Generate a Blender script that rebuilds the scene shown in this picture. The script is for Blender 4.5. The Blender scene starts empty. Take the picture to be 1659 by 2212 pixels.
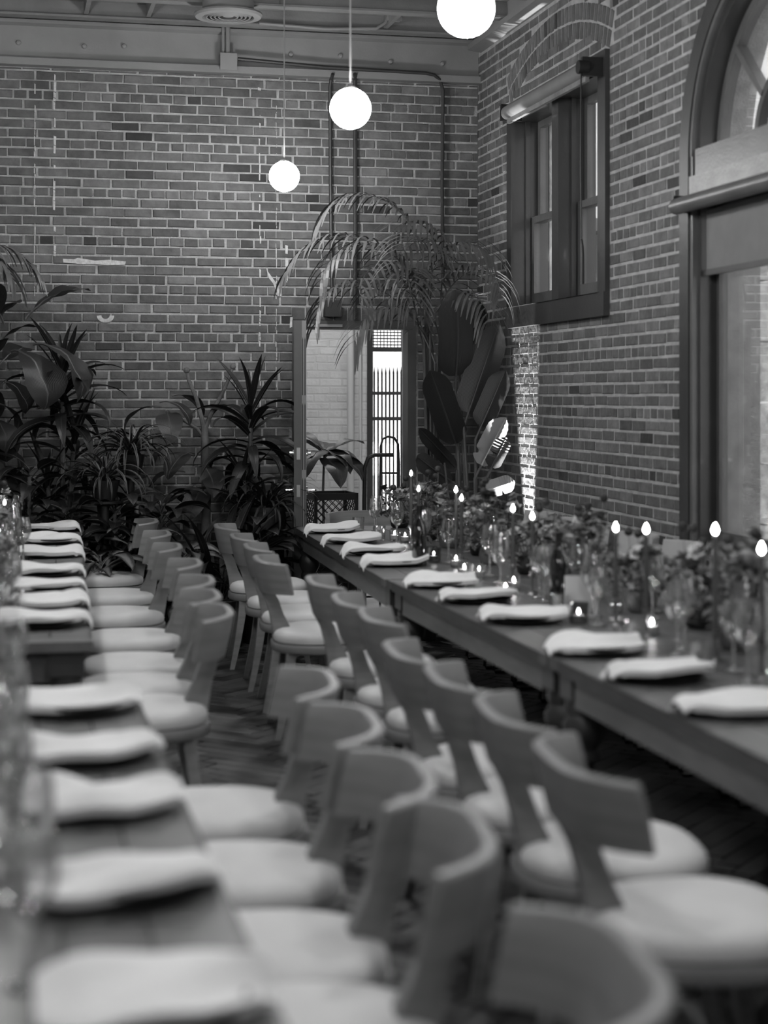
import bpy, math, random
from mathutils import Vector, Matrix
from math import sin, cos, tan, atan, pi, radians

random.seed(7)
RND = random.Random(11)
C = bpy.context.scene.collection
S = bpy.context.scene

# ------------------------------------------------------------------ camera, world, exposure
F_PX, CX, HZ = 3700.0, 829.5, 857.0          # focal length, centre column, horizon row of the 1659 x 2212 frame
YAW = radians(12.64)
CAM_H = 1.62
WALL_Y, WALL_X, WALL_TH = 12.2, 3.446, 0.36  # face of the far wall, face of the window wall

cd = bpy.data.cameras.new('camera')
cam = bpy.data.objects.new('camera', cd)
C.objects.link(cam)
cam.location = (0, 0, CAM_H)
cam.rotation_euler = (pi / 2, 0, -YAW)
cd.sensor_fit = 'HORIZONTAL'
cd.sensor_width = 24.0
cd.lens = F_PX / 1659 * 24.0
cd.shift_y = -(1106 - HZ) / 1659
cd.clip_start = 0.05
cd.clip_end = 200
cd.dof.use_dof = True
cd.dof.focus_distance = 12.3
cd.dof.aperture_fstop = 1.5
S.camera = cam

w = bpy.data.worlds.new('world')
S.world = w
w.use_nodes = True
bg = w.node_tree.nodes['Background']
bg.inputs[0].default_value = (0.8, 0.8, 0.8, 1)
bg.inputs[1].default_value = 5.0

GLOBE = 105.0       # radiance of the glass globes
S.view_settings.view_transform = 'Standard'
S.view_settings.look = 'None'
S.view_settings.gamma = 1.0
S.view_settings.use_curve_mapping = False
S.view_settings.exposure = 0.15
S.cycles.use_denoising = True
S.cycles.max_bounces = 7
S.cycles.transparent_max_bounces = 24
S.cycles.sample_clamp_indirect = 4.0
S.cycles.caustics_reflective = False
S.cycles.caustics_refractive = False

cy, sy = cos(YAW), sin(YAW)
def ray(px, py):                       # direction per unit of depth, world axes
    tx, tz = (px - CX) / F_PX, (HZ - py) / F_PX
    return (tx * cy + sy, cy - tx * sy, tz)
def at_depth(px, py, zc):
    d = ray(px, py); return Vector((d[0] * zc, d[1] * zc, CAM_H + d[2] * zc))
def at_y(px, py, Y):
    d = ray(px, py); k = Y / d[1]; return Vector((d[0] * k, Y, CAM_H + d[2] * k))
def at_x(px, py, X):
    d = ray(px, py); k = X / d[0]; return Vector((X, d[1] * k, CAM_H + d[2] * k))
def at_z(px, py, z):
    d = ray(px, py); k = (z - CAM_H) / d[2]; return Vector((d[0] * k, d[1] * k, z))

# ------------------------------------------------------------------ materials
def new_mat(name):
    m = bpy.data.materials.new(name); m.use_nodes = True
    return m, m.node_tree.nodes, m.node_tree.links, m.node_tree.nodes['Principled BSDF']
def g(v): return (v, v, v, 1)

def plain(name, v, rough=0.6, metal=0.0, var=0.0, scale=8, bump=0.0, bscale=60, stretch=None, spec=0.5, coat=0.0):
    m, N, L, b = new_mat(name)
    b.inputs['Base Color'].default_value = g(v)
    b.inputs['Roughness'].default_value = rough
    b.inputs['Metallic'].default_value = metal
    b.inputs['Specular IOR Level'].default_value = spec
    b.inputs['Coat Weight'].default_value = coat
    tc = N.new('ShaderNodeTexCoord')
    src = tc.outputs['Object']
    if stretch:
        mp = N.new('ShaderNodeMapping'); mp.inputs['Scale'].default_value = stretch
        L.new(src, mp.inputs[0]); src = mp.outputs[0]
    if var:
        n = N.new('ShaderNodeTexNoise'); n.inputs['Scale'].default_value = scale; n.inputs['Detail'].default_value = 5
        L.new(src, n.inputs[0])
        r = N.new('ShaderNodeMapRange'); r.inputs[1].default_value = 0.3; r.inputs[2].default_value = 0.7
        r.inputs[3].default_value = v * (1 - var); r.inputs[4].default_value = v * (1 + var)
        L.new(n.outputs[0], r.inputs[0]); L.new(r.outputs[0], b.inputs['Base Color'])
    if bump:
        n2 = N.new('ShaderNodeTexNoise'); n2.inputs['Scale'].default_value = bscale; n2.inputs['Detail'].default_value = 4
        L.new(src, n2.inputs[0])
        bp = N.new('ShaderNodeBump'); bp.inputs['Strength'].default_value = bump; bp.inputs['Distance'].default_value = 0.01
        L.new(n2.outputs[0], bp.inputs['Height']); L.new(bp.outputs[0], b.inputs['Normal'])
    return m

def brick_mat(name, stops, rough=0.85, bump=0.5, nscale=30, mott=0.25):
    """each brick its own tone: object random for single bricks, island random for the joined ones"""
    m, N, L, b = new_mat(name)
    oi = N.new('ShaderNodeObjectInfo'); ge = N.new('ShaderNodeNewGeometry')
    ad = N.new('ShaderNodeMath'); ad.operation = 'ADD'
    L.new(oi.outputs['Random'], ad.inputs[0]); L.new(ge.outputs['Random Per Island'], ad.inputs[1])
    fr = N.new('ShaderNodeMath'); fr.operation = 'FRACT'; L.new(ad.outputs[0], fr.inputs[0])
    cr = N.new('ShaderNodeValToRGB'); el = cr.color_ramp.elements
    el[0].position, el[0].color = stops[0][0], g(stops[0][1])
    el[1].position, el[1].color = stops[-1][0], g(stops[-1][1])
    for p, v in stops[1:-1]:
        e = el.new(p); e.color = g(v)
    L.new(fr.outputs[0], cr.inputs[0])
    geo = ge.outputs['Position']
    n = N.new('ShaderNodeTexNoise'); n.inputs['Scale'].default_value = 9; n.inputs['Detail'].default_value = 6
    n.inputs['Roughness'].default_value = 0.65
    L.new(geo, n.inputs[0])
    r = N.new('ShaderNodeMapRange'); r.inputs[1].default_value = 0.3; r.inputs[2].default_value = 0.7
    r.inputs[3].default_value = 1 - mott; r.inputs[4].default_value = 1 + mott
    L.new(n.outputs[0], r.inputs[0])
    mx = N.new('ShaderNodeMix'); mx.data_type = 'RGBA'; mx.blend_type = 'MULTIPLY'; mx.inputs[0].default_value = 1
    L.new(cr.outputs[0], mx.inputs[6]); L.new(r.outputs[0], mx.inputs[7])
    L.new(mx.outputs[2], b.inputs['Base Color'])
    b.inputs['Roughness'].default_value = rough
    n2 = N.new('ShaderNodeTexNoise'); n2.inputs['Scale'].default_value = nscale; n2.inputs['Detail'].default_value = 5
    L.new(geo, n2.inputs[0])
    bp = N.new('ShaderNodeBump'); bp.inputs['Strength'].default_value = bump; bp.inputs['Distance'].default_value = 0.01
    L.new(n2.outputs[0], bp.inputs['Height']); L.new(bp.outputs[0], b.inputs['Normal'])
    return m

def glassy(name, tint=1.0, base=0.03, edge=0.75, rough=0.03, gl=1.0):
    m, N, L, b = new_mat(name)
    N.remove(b); out = N['Material Output']
    tr = N.new('ShaderNodeBsdfTransparent'); tr.inputs[0].default_value = g(tint)
    gs = N.new('ShaderNodeBsdfGlossy'); gs.inputs[0].default_value = g(gl); gs.inputs['Roughness'].default_value = rough
    lw = N.new('ShaderNodeLayerWeight'); lw.inputs[0].default_value = 0.35
    r = N.new('ShaderNodeMapRange'); r.inputs[3].default_value = base; r.inputs[4].default_value = edge
    L.new(lw.outputs['Facing'], r.inputs[0])
    mx = N.new('ShaderNodeMixShader'); L.new(r.outputs[0], mx.inputs[0]); L.new(tr.outputs[0], mx.inputs[1]); L.new(gs.outputs[0], mx.inputs[2])
    L.new(mx.outputs[0], out.inputs[0])
    return m

def solid_glass(name):
    m, N, L, b = new_mat(name)
    b.inputs['Base Color'].default_value = g(0.98)
    b.inputs['Roughness'].default_value = 0.04
    b.inputs['Transmission Weight'].default_value = 0.85
    b.inputs['IOR'].default_value = 1.5
    return m

def emit(name, s):
    m, N, L, b = new_mat(name)
    b.inputs['Base Color'].default_value = g(0.8)
    b.inputs['Emission Color'].default_value = g(1)
    b.inputs['Emission Strength'].default_value = s
    return m

def striped_leaf(name, dark, light, kind):
    """leaf tone across the blade from the blade's own UV (u along, v across)"""
    m, N, L, b = new_mat(name)
    uv = N.new('ShaderNodeUVMap'); sp = N.new('ShaderNodeSeparateXYZ'); L.new(uv.outputs[0], sp.inputs[0])
    ab = N.new('ShaderNodeMath'); ab.operation = 'SUBTRACT'; L.new(sp.outputs[1], ab.inputs[0]); ab.inputs[1].default_value = 0.5
    a2 = N.new('ShaderNodeMath'); a2.operation = 'ABSOLUTE'; L.new(ab.outputs[0], a2.inputs[0])
    r = N.new('ShaderNodeMapRange'); L.new(a2.outputs[0], r.inputs[0])
    if kind == 'edge': vals = (0.28, 0.36, dark, light)
    elif kind == 'centre': vals = (0.1, 0.38, light, dark)
    else: vals = (0.0, 0.05, light, dark)
    for i, v in enumerate(vals): r.inputs[i + 1].default_value = v
    src = r.outputs[0]
    if kind == 'centre':
        n = N.new('ShaderNodeTexNoise'); n.inputs['Scale'].default_value = 7; L.new(uv.outputs[0], n.inputs[0])
        ad = N.new('ShaderNodeMath'); ad.operation = 'MULTIPLY_ADD'; L.new(n.outputs[0], ad.inputs[0]); ad.inputs[1].default_value = 0.5
        L.new(a2.outputs[0], ad.inputs[2])
        sb = N.new('ShaderNodeMath'); sb.operation = 'SUBTRACT'; L.new(ad.outputs[0], sb.inputs[0]); sb.inputs[1].default_value = 0.25
        L.new(sb.outputs[0], r.inputs[0])
    L.new(src, b.inputs['Base Color'])
    b.inputs['Roughness'].default_value = 0.42
    wv = N.new('ShaderNodeTexWave'); wv.inputs['Scale'].default_value = 9; wv.bands_direction = 'Y'
    L.new(uv.outputs[0], wv.inputs[0])
    bp = N.new('ShaderNodeBump'); bp.inputs['Strength'].default_value = 0.25; bp.inputs['Distance'].default_value = 0.004
    L.new(wv.outputs[0], bp.inputs['Height']); L.new(bp.outputs[0], b.inputs['Normal'])
    return m

M = {}
M['brick'] = brick_mat('red_brick', [(0.0, 0.03), (0.025, 0.05), (0.05, 0.09), (0.5, 0.112), (0.85, 0.135), (1.0, 0.165)], mott=0.34)
M['mortar'] = plain('mortar', 0.38, 0.95, var=0.2, scale=14, bump=0.8, bscale=90)
M['whitebrick'] = brick_mat('white_painted_brick', [(0.0, 0.5), (0.5, 0.53), (1.0, 0.56)], rough=0.6, mott=0.1)
M['whitemortar'] = plain('painted_joint', 0.50, 0.8)
M['parquet'] = brick_mat('dark_oak_block', [(0.0, 0.025), (0.3, 0.05), (0.8, 0.075), (1.0, 0.11)], rough=0.5, bump=0.15, mott=0.3)
M['floor_base'] = plain('floor_screed', 0.045, 0.9)
M['plaster'] = plain('old_plaster', 0.55, 0.9, var=0.2, scale=40, bump=0.5)
M['steel_paint'] = plain('pale_painted_steel', 0.23, 0.55, var=0.12, scale=3, bump=0.1)
M['ceiling'] = plain('painted_deck', 0.2, 0.8, var=0.15, scale=4, bump=0.3)
M['ceil_dark'] = plain('recess_shade', 0.05, 0.9, var=0.4, scale=6, bump=0.5)
M['trim_dark'] = plain('dark_painted_wood', 0.04, 0.42, var=0.15, scale=6, bump=0.12, bscale=30, coat=0.15)
M['trim_pale'] = plain('pale_painted_wood', 0.22, 0.35, var=0.25, scale=10, bump=0.3)
M['trim_mid'] = plain('brown_painted_wood', 0.11, 0.35, var=0.15, scale=6, bump=0.15)
M['stone'] = plain('rough_pale_stone', 0.62, 0.9, var=0.3, scale=20, bump=1.0, bscale=25)
M['blind'] = plain('roller_blind_fabric', 0.16, 0.7, var=0.08)
M['conduit'] = plain('brown_painted_conduit', 0.035, 0.5, var=0.2)
M['iron'] = plain('black_iron', 0.018, 0.45, metal=0.2)
M['door_steel'] = plain('grey_painted_steel_door', 0.075, 0.45, var=0.1)
M['chrome'] = plain('brushed_chrome', 0.75, 0.2, metal=1.0)
M['wood'] = plain('pale_beech', 0.22, 0.42, var=0.16, scale=5, stretch=(1, 1, 7), bump=0.06)
M['table_wood'] = brick_mat('oiled_oak_board', [(0.0, 0.08), (0.5, 0.105), (1.0, 0.13)], rough=0.4, bump=0.1, mott=0.2)
M['table_edge'] = plain('oak_table_frame', 0.10, 0.4, var=0.2, scale=5, stretch=(6, 1, 6), bump=0.1)
M['leg_dark'] = plain('stained_turned_leg', 0.045, 0.4, var=0.2)
M['cushion'] = plain('cream_wool_cushion', 0.66, 0.95, var=0.06, scale=5, bump=0.1, bscale=300)
M['linen'] = plain('undyed_linen', 0.78, 0.95, var=0.05, scale=9, bump=0.25, bscale=160)
M['plate'] = plain('black_stoneware', 0.014, 0.3, var=0.2)
M['metal_dark'] = plain('black_metal_leg', 0.02, 0.4, metal=0.5)
M['shell'] = plain('grey_shell_back', 0.33, 0.6, var=0.08)
M['glass'] = glassy('clear_glass', 0.96, 0.09, 1.0)
M['glass_solid'] = solid_glass('solid_clear_glass')
M['pane'] = glassy('window_glass', 0.9, 0.05, 0.5, rough=0.02)
M['smoked'] = glassy('smoked_glass', 0.5, 0.08, 0.6)
M['bottle'] = glassy('dark_bottle_glass', 0.06, 0.08, 0.6, rough=0.05)
M['candle'] = plain('dark_taper_wax', 0.07, 0.5)
M['wax'] = plain('white_wax', 0.75, 0.5)
M['brass'] = plain('dull_brass', 0.35, 0.3, metal=1.0)
M['flame'] = emit('candle_flame', 60.0)
M['votive_flame'] = emit('votive_flame', 60.0)
M['globe'] = emit('opal_glass_globe', GLOBE)
M['cord'] = plain('lamp_cord', 0.3, 0.5)
M['rod'] = plain('aluminium_rod', 0.3, 0.4)
M['card'] = plain('printed_card', 0.6, 0.8)
M['ink'] = plain('dark_ink', 0.05, 0.8)
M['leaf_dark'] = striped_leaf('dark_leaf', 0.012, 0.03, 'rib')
M['leaf_mid'] = striped_leaf('mid_green_leaf', 0.045, 0.1, 'rib')
M['leaf_fig'] = striped_leaf('broad_leaf', 0.03, 0.08, 'rib')
M['leaf_lit'] = striped_leaf('lit_leaf', 0.30, 0.4, 'rib')  # paler copy of the paddle leaf, uplight glow put into its colour
M['leaf_bird'] = striped_leaf('paddle_leaf', 0.03, 0.06, 'rib')
M['leaf_edge'] = striped_leaf('pale_edged_leaf', 0.02, 0.15, 'edge')
M['leaf_var'] = striped_leaf('variegated_leaf', 0.015, 0.2, 'centre')
M['palm'] = plain('palm_leaflet', 0.09, 0.45, var=0.3, scale=9)
M['stem'] = plain('green_stem', 0.08, 0.6, var=0.2)
M['bark'] = plain('pale_bark', 0.12, 0.8, var=0.3, scale=12, bump=0.5)
M['pot_dark'] = plain('black_plastic_pot', 0.012, 0.5)
M['pot_mid'] = plain('fired_clay_pot', 0.1, 0.8, var=0.15)
M['soil'] = plain('potting_soil', 0.02, 1.0, bump=1.0)
M['herb'] = plain('fine_foliage', 0.13, 0.7, var=0.6, scale=30)
M['bloom_dark'] = plain('dark_petal', 0.03, 0.7, var=0.3, scale=40)
M['bloom_mid'] = plain('dusky_petal', 0.2, 0.7, var=0.3, scale=40)
M['bloom_light'] = plain('pale_petal', 0.55, 0.7, var=0.2, scale=40)
M['pavement'] = plain('street_paving', 0.4, 0.9, var=0.2, scale=2)
M['facade'] = plain('pale_street_facade', 0.38, 0.9, var=0.2, scale=1)
M['awning'] = plain('street_awning', 0.25, 0.8)
M['fill'] = emit('fill_lens', 150.0)
M['lens'] = emit('uplight_lens', 60.0)

# ------------------------------------------------------------------ mesh helpers
class MB:
    def __init__(s): s.v = []; s.f = []; s.uv = None
    def add(s, vs, fs):
        o = len(s.v); s.v += [tuple(p) for p in vs]; s.f += [tuple(i + o for i in f) for f in fs]; return s
    def box(s, x0, x1, y0, y1, z0, z1):
        vs = [(x0, y0, z0), (x1, y0, z0), (x1, y1, z0), (x0, y1, z0), (x0, y0, z1), (x1, y0, z1), (x1, y1, z1), (x0, y1, z1)]
        return s.add(vs, [(0, 3, 2, 1), (4, 5, 6, 7), (0, 1, 5, 4), (1, 2, 6, 5), (2, 3, 7, 6), (3, 0, 4, 7)])
    def tube(s, pts, rad, n=8, cap=True):
        pts = [Vector(p) for p in pts]
        if not hasattr(rad, '__len__'): rad = [rad] * len(pts)
        prev = None; vs = []
        for i, p in enumerate(pts):
            t = (pts[min(i + 1, len(pts) - 1)] - pts[max(i - 1, 0)]).normalized()
            if prev is None:
                a = Vector((0, 0, 1)) if abs(t.z) < 0.9 else Vector((1, 0, 0))
                u = t.cross(a).normalized()
            else:
                u = (prev - t * prev.dot(t)).normalized()
            prev = u; q = t.cross(u)
            for k in range(n):
                an = 2 * pi * k / n
                vs.append(p + (u * cos(an) + q * sin(an)) * rad[i])
        fs = []
        for i in range(len(pts) - 1):
            for k in range(n):
                a, b = i * n + k, i * n + (k + 1) % n
                fs.append((a, b, b + n, a + n))
        if cap:
            fs.append(tuple(reversed(range(n)))); fs.append(tuple(range((len(pts) - 1) * n, len(pts) * n)))
        return s.add(vs, fs)
    def lathe(s, prof, n=20, c=(0, 0, 0)):
        vs = []; fs = []
        for r, z in prof:
            for k in range(n):
                an = 2 * pi * k / n
                vs.append((c[0] + r * cos(an), c[1] + r * sin(an), c[2] + z))
        for i in range(len(prof) - 1):
            for k in range(n):
                a, b = i * n + k, i * n + (k + 1) % n
                fs.append((a, b, b + n, a + n))
        return s.add(vs, fs)
    def loft(s, rings, cap=True):
        n = len(rings[0]); vs = [p for r in rings for p in r]; fs = []
        for i in range(len(rings) - 1):
            for k in range(n):
                a, b = i * n + k, i * n + (k + 1) % n
                fs.append((a, b, b + n, a + n))
        if cap:
            fs.append(tuple(reversed(range(n)))); fs.append(tuple(range((len(rings) - 1) * n, len(rings) * n)))
        return s.add(vs, fs)
    def prism(s, pts, a, b, axis='x'):
        """polygon pts in the plane across AXIS, drawn out from a to b"""
        def P(p, t): return (t, p[0], p[1]) if axis == 'x' else ((p[0], t, p[1]) if axis == 'y' else (p[0], p[1], t))
        n = len(pts)
        vs = [P(p, a) for p in pts] + [P(p, b) for p in pts]
        fs = [tuple(reversed(range(n))), tuple(range(n, 2 * n))] + [(i, (i + 1) % n, (i + 1) % n + n, i + n) for i in range(n)]
        return s.add(vs, fs)
    def data(s, name, mat, smooth=False):
        me = bpy.data.meshes.new(name)
        me.from_pydata(s.v, [], s.f); me.update()
        if s.uv is not None:
            ul = me.uv_layers.new(name='UVMap')
            for lp in me.loops: ul.data[lp.index].uv = s.uv[lp.vertex_index]
        if mat: me.materials.append(mat)
        if smooth:
            me.polygons.foreach_set('use_smooth', [True] * len(me.polygons))
            try: me.set_sharp_from_angle(angle=radians(40))
            except Exception: pass
        return me
    def build(s, name, mat, parent=None, smooth=False, kind=None, loc=None, label=None):
        return link(name, s.data(name, mat, smooth), parent, kind, loc, label)

def link(name, me, parent=None, kind=None, loc=None, label=None, rot=None, scale=None):
    o = bpy.data.objects.new(name, me); C.objects.link(o)
    if parent is not None: o.parent = parent
    if kind: o['kind'] = kind
    if loc is not None: o.location = loc
    if rot is not None: o.rotation_euler = rot
    if scale is not None: o.scale = scale
    if label: o['label'] = label
    return o
def tag(o, label, cat, group=None):
    o['label'] = label; o['category'] = cat
    if group: o['group'] = group
    return o
def thing(name, label, cat, loc=(0, 0, 0), rotz=0, group=None):
    o = bpy.data.objects.new(name, None); C.objects.link(o)
    o.empty_display_size = 0.1
    o.location = loc; o.rotation_euler = (0, 0, rotz)
    return tag(o, label, cat, group)
KIDS = {}
def children(o):
    return [c for c in bpy.data.objects if c.parent == o] if o.name not in KIDS else KIDS[o.name]
def dup(root, loc, rotz, label, group=None):
    def cp(o, par):
        c = o.copy(); C.objects.link(c)
        if par is not None: c.parent = par
        for ch in children(o): cp(ch, c)
        return c
    KIDS.setdefault(root.name, children(root))
    for ch in KIDS[root.name]: KIDS.setdefault(ch.name, children(ch))
    r = cp(root, None)
    r.location = loc; r.rotation_euler = (0, 0, rotz); r['label'] = label
    if group: r['group'] = group
    return r
ORD = ['first', 'second', 'third', 'fourth', 'fifth', 'sixth', 'seventh', 'eighth', 'ninth', 'tenth', 'eleventh', 'twelfth', 'thirteenth', 'fourteenth', 'fifteenth']

# ------------------------------------------------------------------ bricks
def chip(seed, n=(1, 1, 1)):
    """unit brick, x 0..1 long, z 0..1 high, y 0 (buried) .. -1 (face), arrises knocked off"""
    r = random.Random(seed); j = lambda s: r.uniform(-s, s)
    a, b = 0.02, 0.06
    V = []
    for y, i, k in ((0.0, 0, 0), (-0.55, 0, 0), (-1.0, a, b)):
        for (x, z) in ((i, k), (1 - i, k), (1 - i, 1 - k), (i, 1 - k)):
            V.append((x + j(0.012), y + (j(0.12) if y < -0.9 else 0), z + j(0.035)))
    F = [(8, 9, 10, 11)]
    for o in (0, 4):
        for k in range(4):
            F.append((o + k, o + (k + 1) % 4, o + 4 + (k + 1) % 4, o + 4 + k))
    return V, F
CHIPS = [chip(i) for i in range(24)]

def course_bricks(u0, u1, z0, z1, L, H, blocked, seed, head_phase=0, joint=0.0145, every=5):
    """rows of running bond with a header course every fifth row; returns (u0,u1,z0,z1) of every brick"""
    r = random.Random(seed); out = []
    nrow = int(math.ceil((z1 - z0) / H))
    for row in range(nrow):
        zb, zt = z0 + row * H, min(z0 + (row + 1) * H, z1)
        zm = (zb + zt) / 2
        head = (row % every) == head_phase
        step = L / 2 if head else L
        off = (0.25 * L if row % 2 else 0.75 * L) if not head else r.uniform(0, L / 2)
        off += r.uniform(-0.012, 0.012)
        free = []; st = None; u = u0
        while u <= u1 + 1e-6:
            bl = blocked(u, zm)
            if not bl and st is None: st = u
            if bl and st is not None: free.append((st, u)); st = None
            u += 0.01
        if st is not None: free.append((st, u1))
        for a, b in free:
            k = math.floor((a - off) / step); x = off + k * step
            while x < b:
                jj = r.uniform(-0.006, 0.006)
                s, e = max(x + joint / 2, a), min(x + step - joint / 2 + jj, b)
                if e - s > 0.025 and zt - zb > 0.02:
                    out.append((s, e, zb + joint * 0.5 + r.uniform(-0.002, 0.002), zt - joint * 0.5 + r.uniform(-0.002, 0.002)))
                x += step
    return out

def lay(bricks, place, pick, parent, mat, name='brick', proud=0.011, seed=3, limit=300):
    """place(u,z) -> Matrix that carries the unit brick; the LIMIT that rank first are objects, the others one joined part"""
    r = random.Random(seed)
    ranked = sorted(range(len(bricks)), key=lambda i: pick(bricks[i]))
    single = set(i for i in ranked[:limit] if pick(bricks[i]) < 1e8)
    metas = []
    for q in range(12):
        mb = MB(); mb.add(*CHIPS[q]); metas.append(mb.data(name, mat))
    rest = MB()
    for i, b in enumerate(bricks):
        p = proud * r.uniform(0.7, 1.3)
        mtx = place(b[0], b[2]) @ Matrix.Diagonal((b[1] - b[0], p, b[3] - b[2], 1))
        if i in single:
            o = bpy.data.objects.new(name, metas[r.randrange(12)]); C.objects.link(o)
            o.parent = parent; o.matrix_local = mtx
        else:
            V, F = CHIPS[r.randrange(24)]
            rest.add([mtx @ Vector(v) for v in V], F)
    if rest.v:
        rest.build(name, mat, parent, kind='stuff')
# ------------------------------------------------------------------ room shell
ZB, ZT = 3.92, 4.33              # underside of the steel beam, underside of the ceiling deck
X0, Y0 = -5.2, -3.0              # far left wall and the wall behind the camera
FX = WALL_X
DR_X0, DR_X1, DR_Z = 2.10, 2.95, 2.16    # doorway in the far wall

def struct(o): o['kind'] = 'structure'; return o

# floor: screed with herringbone oak blocks on it
floor = struct(MB().box(X0, FX, Y0, WALL_Y, -0.1, -0.012).build('floor', M['floor_base']))
BW, BL = 0.088, 0.44
blocks = []
a45 = radians(45)
for k in range(-170, 171):
    for m_ in range(-24, 25):
        for hv in (0, 1):
            if hv == 0: bx, by, ln, wd, rot = k + 10 * m_, k, BL, BW, 0
            else: bx, by, ln, wd, rot = k + 5 + 10 * m_, k - 4, BL, BW, 1
            x, y = bx * BW, by * BW
            cx_, cy_ = (x + (ln / 2 if not rot else wd / 2)), (y + (wd / 2 if not rot else ln / 2))
            wx, wy = cx_ * cos(a45) - cy_ * sin(a45), cx_ * sin(a45) + cy_ * cos(a45) + 4
            if -2.2 < wx < FX - 0.2 and 1.0 < wy < WALL_Y - 0.2: blocks.append((wx, wy, rot))
def floor_pick(b):
    x, y = b[0], b[1]
    if 0.55 < x < 1.75 and 3.6 < y < 11: return abs(x - 1.05) * 1.2 + y * 0.15
    return 1e9
def floor_mat(b):
    an = a45 + (pi / 2 if b[2] else 0)
    xa = Vector((cos(an), sin(an), 0)); ya = Vector((0, 0, -1)); za = xa.cross(ya)
    R = Matrix((xa, ya, za)).transposed().to_4x4()
    o = Vector((b[0], b[1], -0.012)) - xa * (BL / 2) - za * (BW / 2)
    return Matrix.Translation(o) @ R @ Matrix.Diagonal((BL - 0.0015, 0.012, BW - 0.0015, 1))
ranked = sorted(range(len(blocks)), key=lambda i: floor_pick(blocks[i]))
single = set(i for i in ranked[:300] if floor_pick(blocks[i]) < 1e8)
pm = []
for q in range(8):
    V, F = CHIPS[q]; V = [(x, -1.0 if y < -0.9 else y, z) for x, y, z in V]
    mb = MB(); mb.add(V, F); pm.append(mb.data('parquet_block', M['parquet']))
rest = MB()
for i, b in enumerate(blocks):
    if i in single:
        o = bpy.data.objects.new('parquet_block', pm[i % 8]); C.objects.link(o); o.parent = floor; o.matrix_local = floor_mat(b)
    else:
        mt = floor_mat(b); V, F = CHIPS[i % 24]
        rest.add([mt @ Vector((x, -1.0 if y < -0.9 else y, z)) for x, y, z in V], F)
rest.build('parquet_block', M['parquet'], floor, kind='stuff')

# far wall
wb = MB()
wb.box(X0, DR_X0, WALL_Y, WALL_Y + 0.35, 0, ZT); wb.box(DR_X1, FX + WALL_TH, WALL_Y, WALL_Y + 0.35, 0, ZT)
wb.box(DR_X0, DR_X1, WALL_Y, WALL_Y + 0.35, DR_Z, ZT)
wall_back = struct(wb.build('wall_back', M['mortar']))
BRL, BRH = 0.2016, 0.0675
ztop_h = 3.728
nb = int(3.728 / BRH); z_start = 3.728 - BRH / 2 - nb * BRH      # a header course centred on z = 3.728
def blk_back(u, z):
    return (DR_X0 - 0.05 < u < DR_X1 + 0.03 and z < DR_Z + 0.115)
bb = course_bricks(-2.6, FX, z_start, ZB, BRL, BRH, blk_back, 5, head_phase=nb % 5)
# header row over the doorway
for i in range(9):
    a = DR_X0 - 0.05 + i * (DR_X1 - DR_X0 + 0.08) / 9
    bb.append((a + 0.005, a + (DR_X1 - DR_X0 + 0.08) / 9 - 0.006, DR_Z + 0.012, DR_Z + 0.105))
def pl_back(u, z): return Matrix.Translation((u, WALL_Y, z))
def pick_back(b):
    if 0.02 < b[0] < 3.3 and b[2] > 2.4: return -(b[1] - b[0]) * 5 + b[0]
    return 1e9
lay(bb, pl_back, pick_back, wall_back, M['brick'])

# window wall
W1 = dict(y0=9.39, y1=11.36, z0=2.09, z1=3.635)          # small double window, outer casing
R_O, AY, AZ, W2Z = 0.95, 7.33, 2.84, 0.0                # arched window: radius of casing, centre, spring height
wr = MB()
a, b = WALL_X, WALL_X + WALL_TH
wr.box(a, b, W1['y1'] - 0.02, WALL_Y + 0.35, 0, ZT)
wr.box(a, b, W1['y0'] + 0.02, W1['y1'] - 0.02, 0, W1['z0'] + 0.02)
wr.box(a, b, W1['y0'] + 0.02, W1['y1'] - 0.02, W1['z1'] - 0.02, ZT)
wr.box(a, b, AY + R_O - 0.02, W1['y0'] + 0.02, 0, ZT)
wr.box(a, b, AY - R_O + 0.02, AY + R_O - 0.02, 0, 0.62)
wr.box(a, b, 4.9, AY - R_O + 0.02, 0, ZT)
# second arched window further along the wall, outside the frame, lets in the same daylight
A2Y = 3.95
wr.box(a, b, A2Y - R_O + 0.02, A2Y + R_O - 0.02, 0, 0.62)
wr.box(a, b, Y0, A2Y - R_O + 0.02, 0, ZT)
RI = R_O - 0.02
for yc in (AY, A2Y):
    n = 24
    for i in range(n):
        t0, t1 = pi * i / n, pi * (i + 1) / n
        p0, p1 = (yc + RI * cos(t0), AZ + RI * sin(t0)), (yc + RI * cos(t1), AZ + RI * sin(t1))
        wr.prism([p0, (p0[0], ZT), (p1[0], ZT), p1], a, b, 'x')
wall_right = struct(wr.build('wall_right', M['mortar']))
sp_r, sp_h = 2.525, W1['z1'] + 0.2 - 2.525               # relieving arch over the small window
yc1 = (W1['y0'] + W1['y1']) / 2
def in_ring(y, z, r0, r1):
    d = math.hypot(y - yc1, z - sp_h)
    return r0 < d < r1 and abs(math.atan2(y - yc1, z - sp_h)) < radians(23.6)
def blk_right(u, z):
    y = -u
    if W1['y0'] < y < W1['y1'] and W1['z0'] - 0.01 < z < W1['z1'] + 0.005: return True
    if in_ring(y, z, sp_r + 0.015, sp_r + 0.24): return True
    for yc in (AY, A2Y):
        if z < AZ:
            if abs(y - yc) < R_O: return True
        elif math.hypot(y - yc, z - AZ) < R_O + 0.005: return True
    return False
rb = course_bricks(-WALL_Y, -2.7, 0.01, 4.14, BRL, BRH, blk_right, 9, head_phase=2, joint=0.017)
def pl_right(u, z):
    R = Matrix(((0, 1, 0), (-1, 0, 0), (0, 0, 1))).to_4x4()
    return Matrix.Translation((WALL_X, -u, z)) @ R
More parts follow.
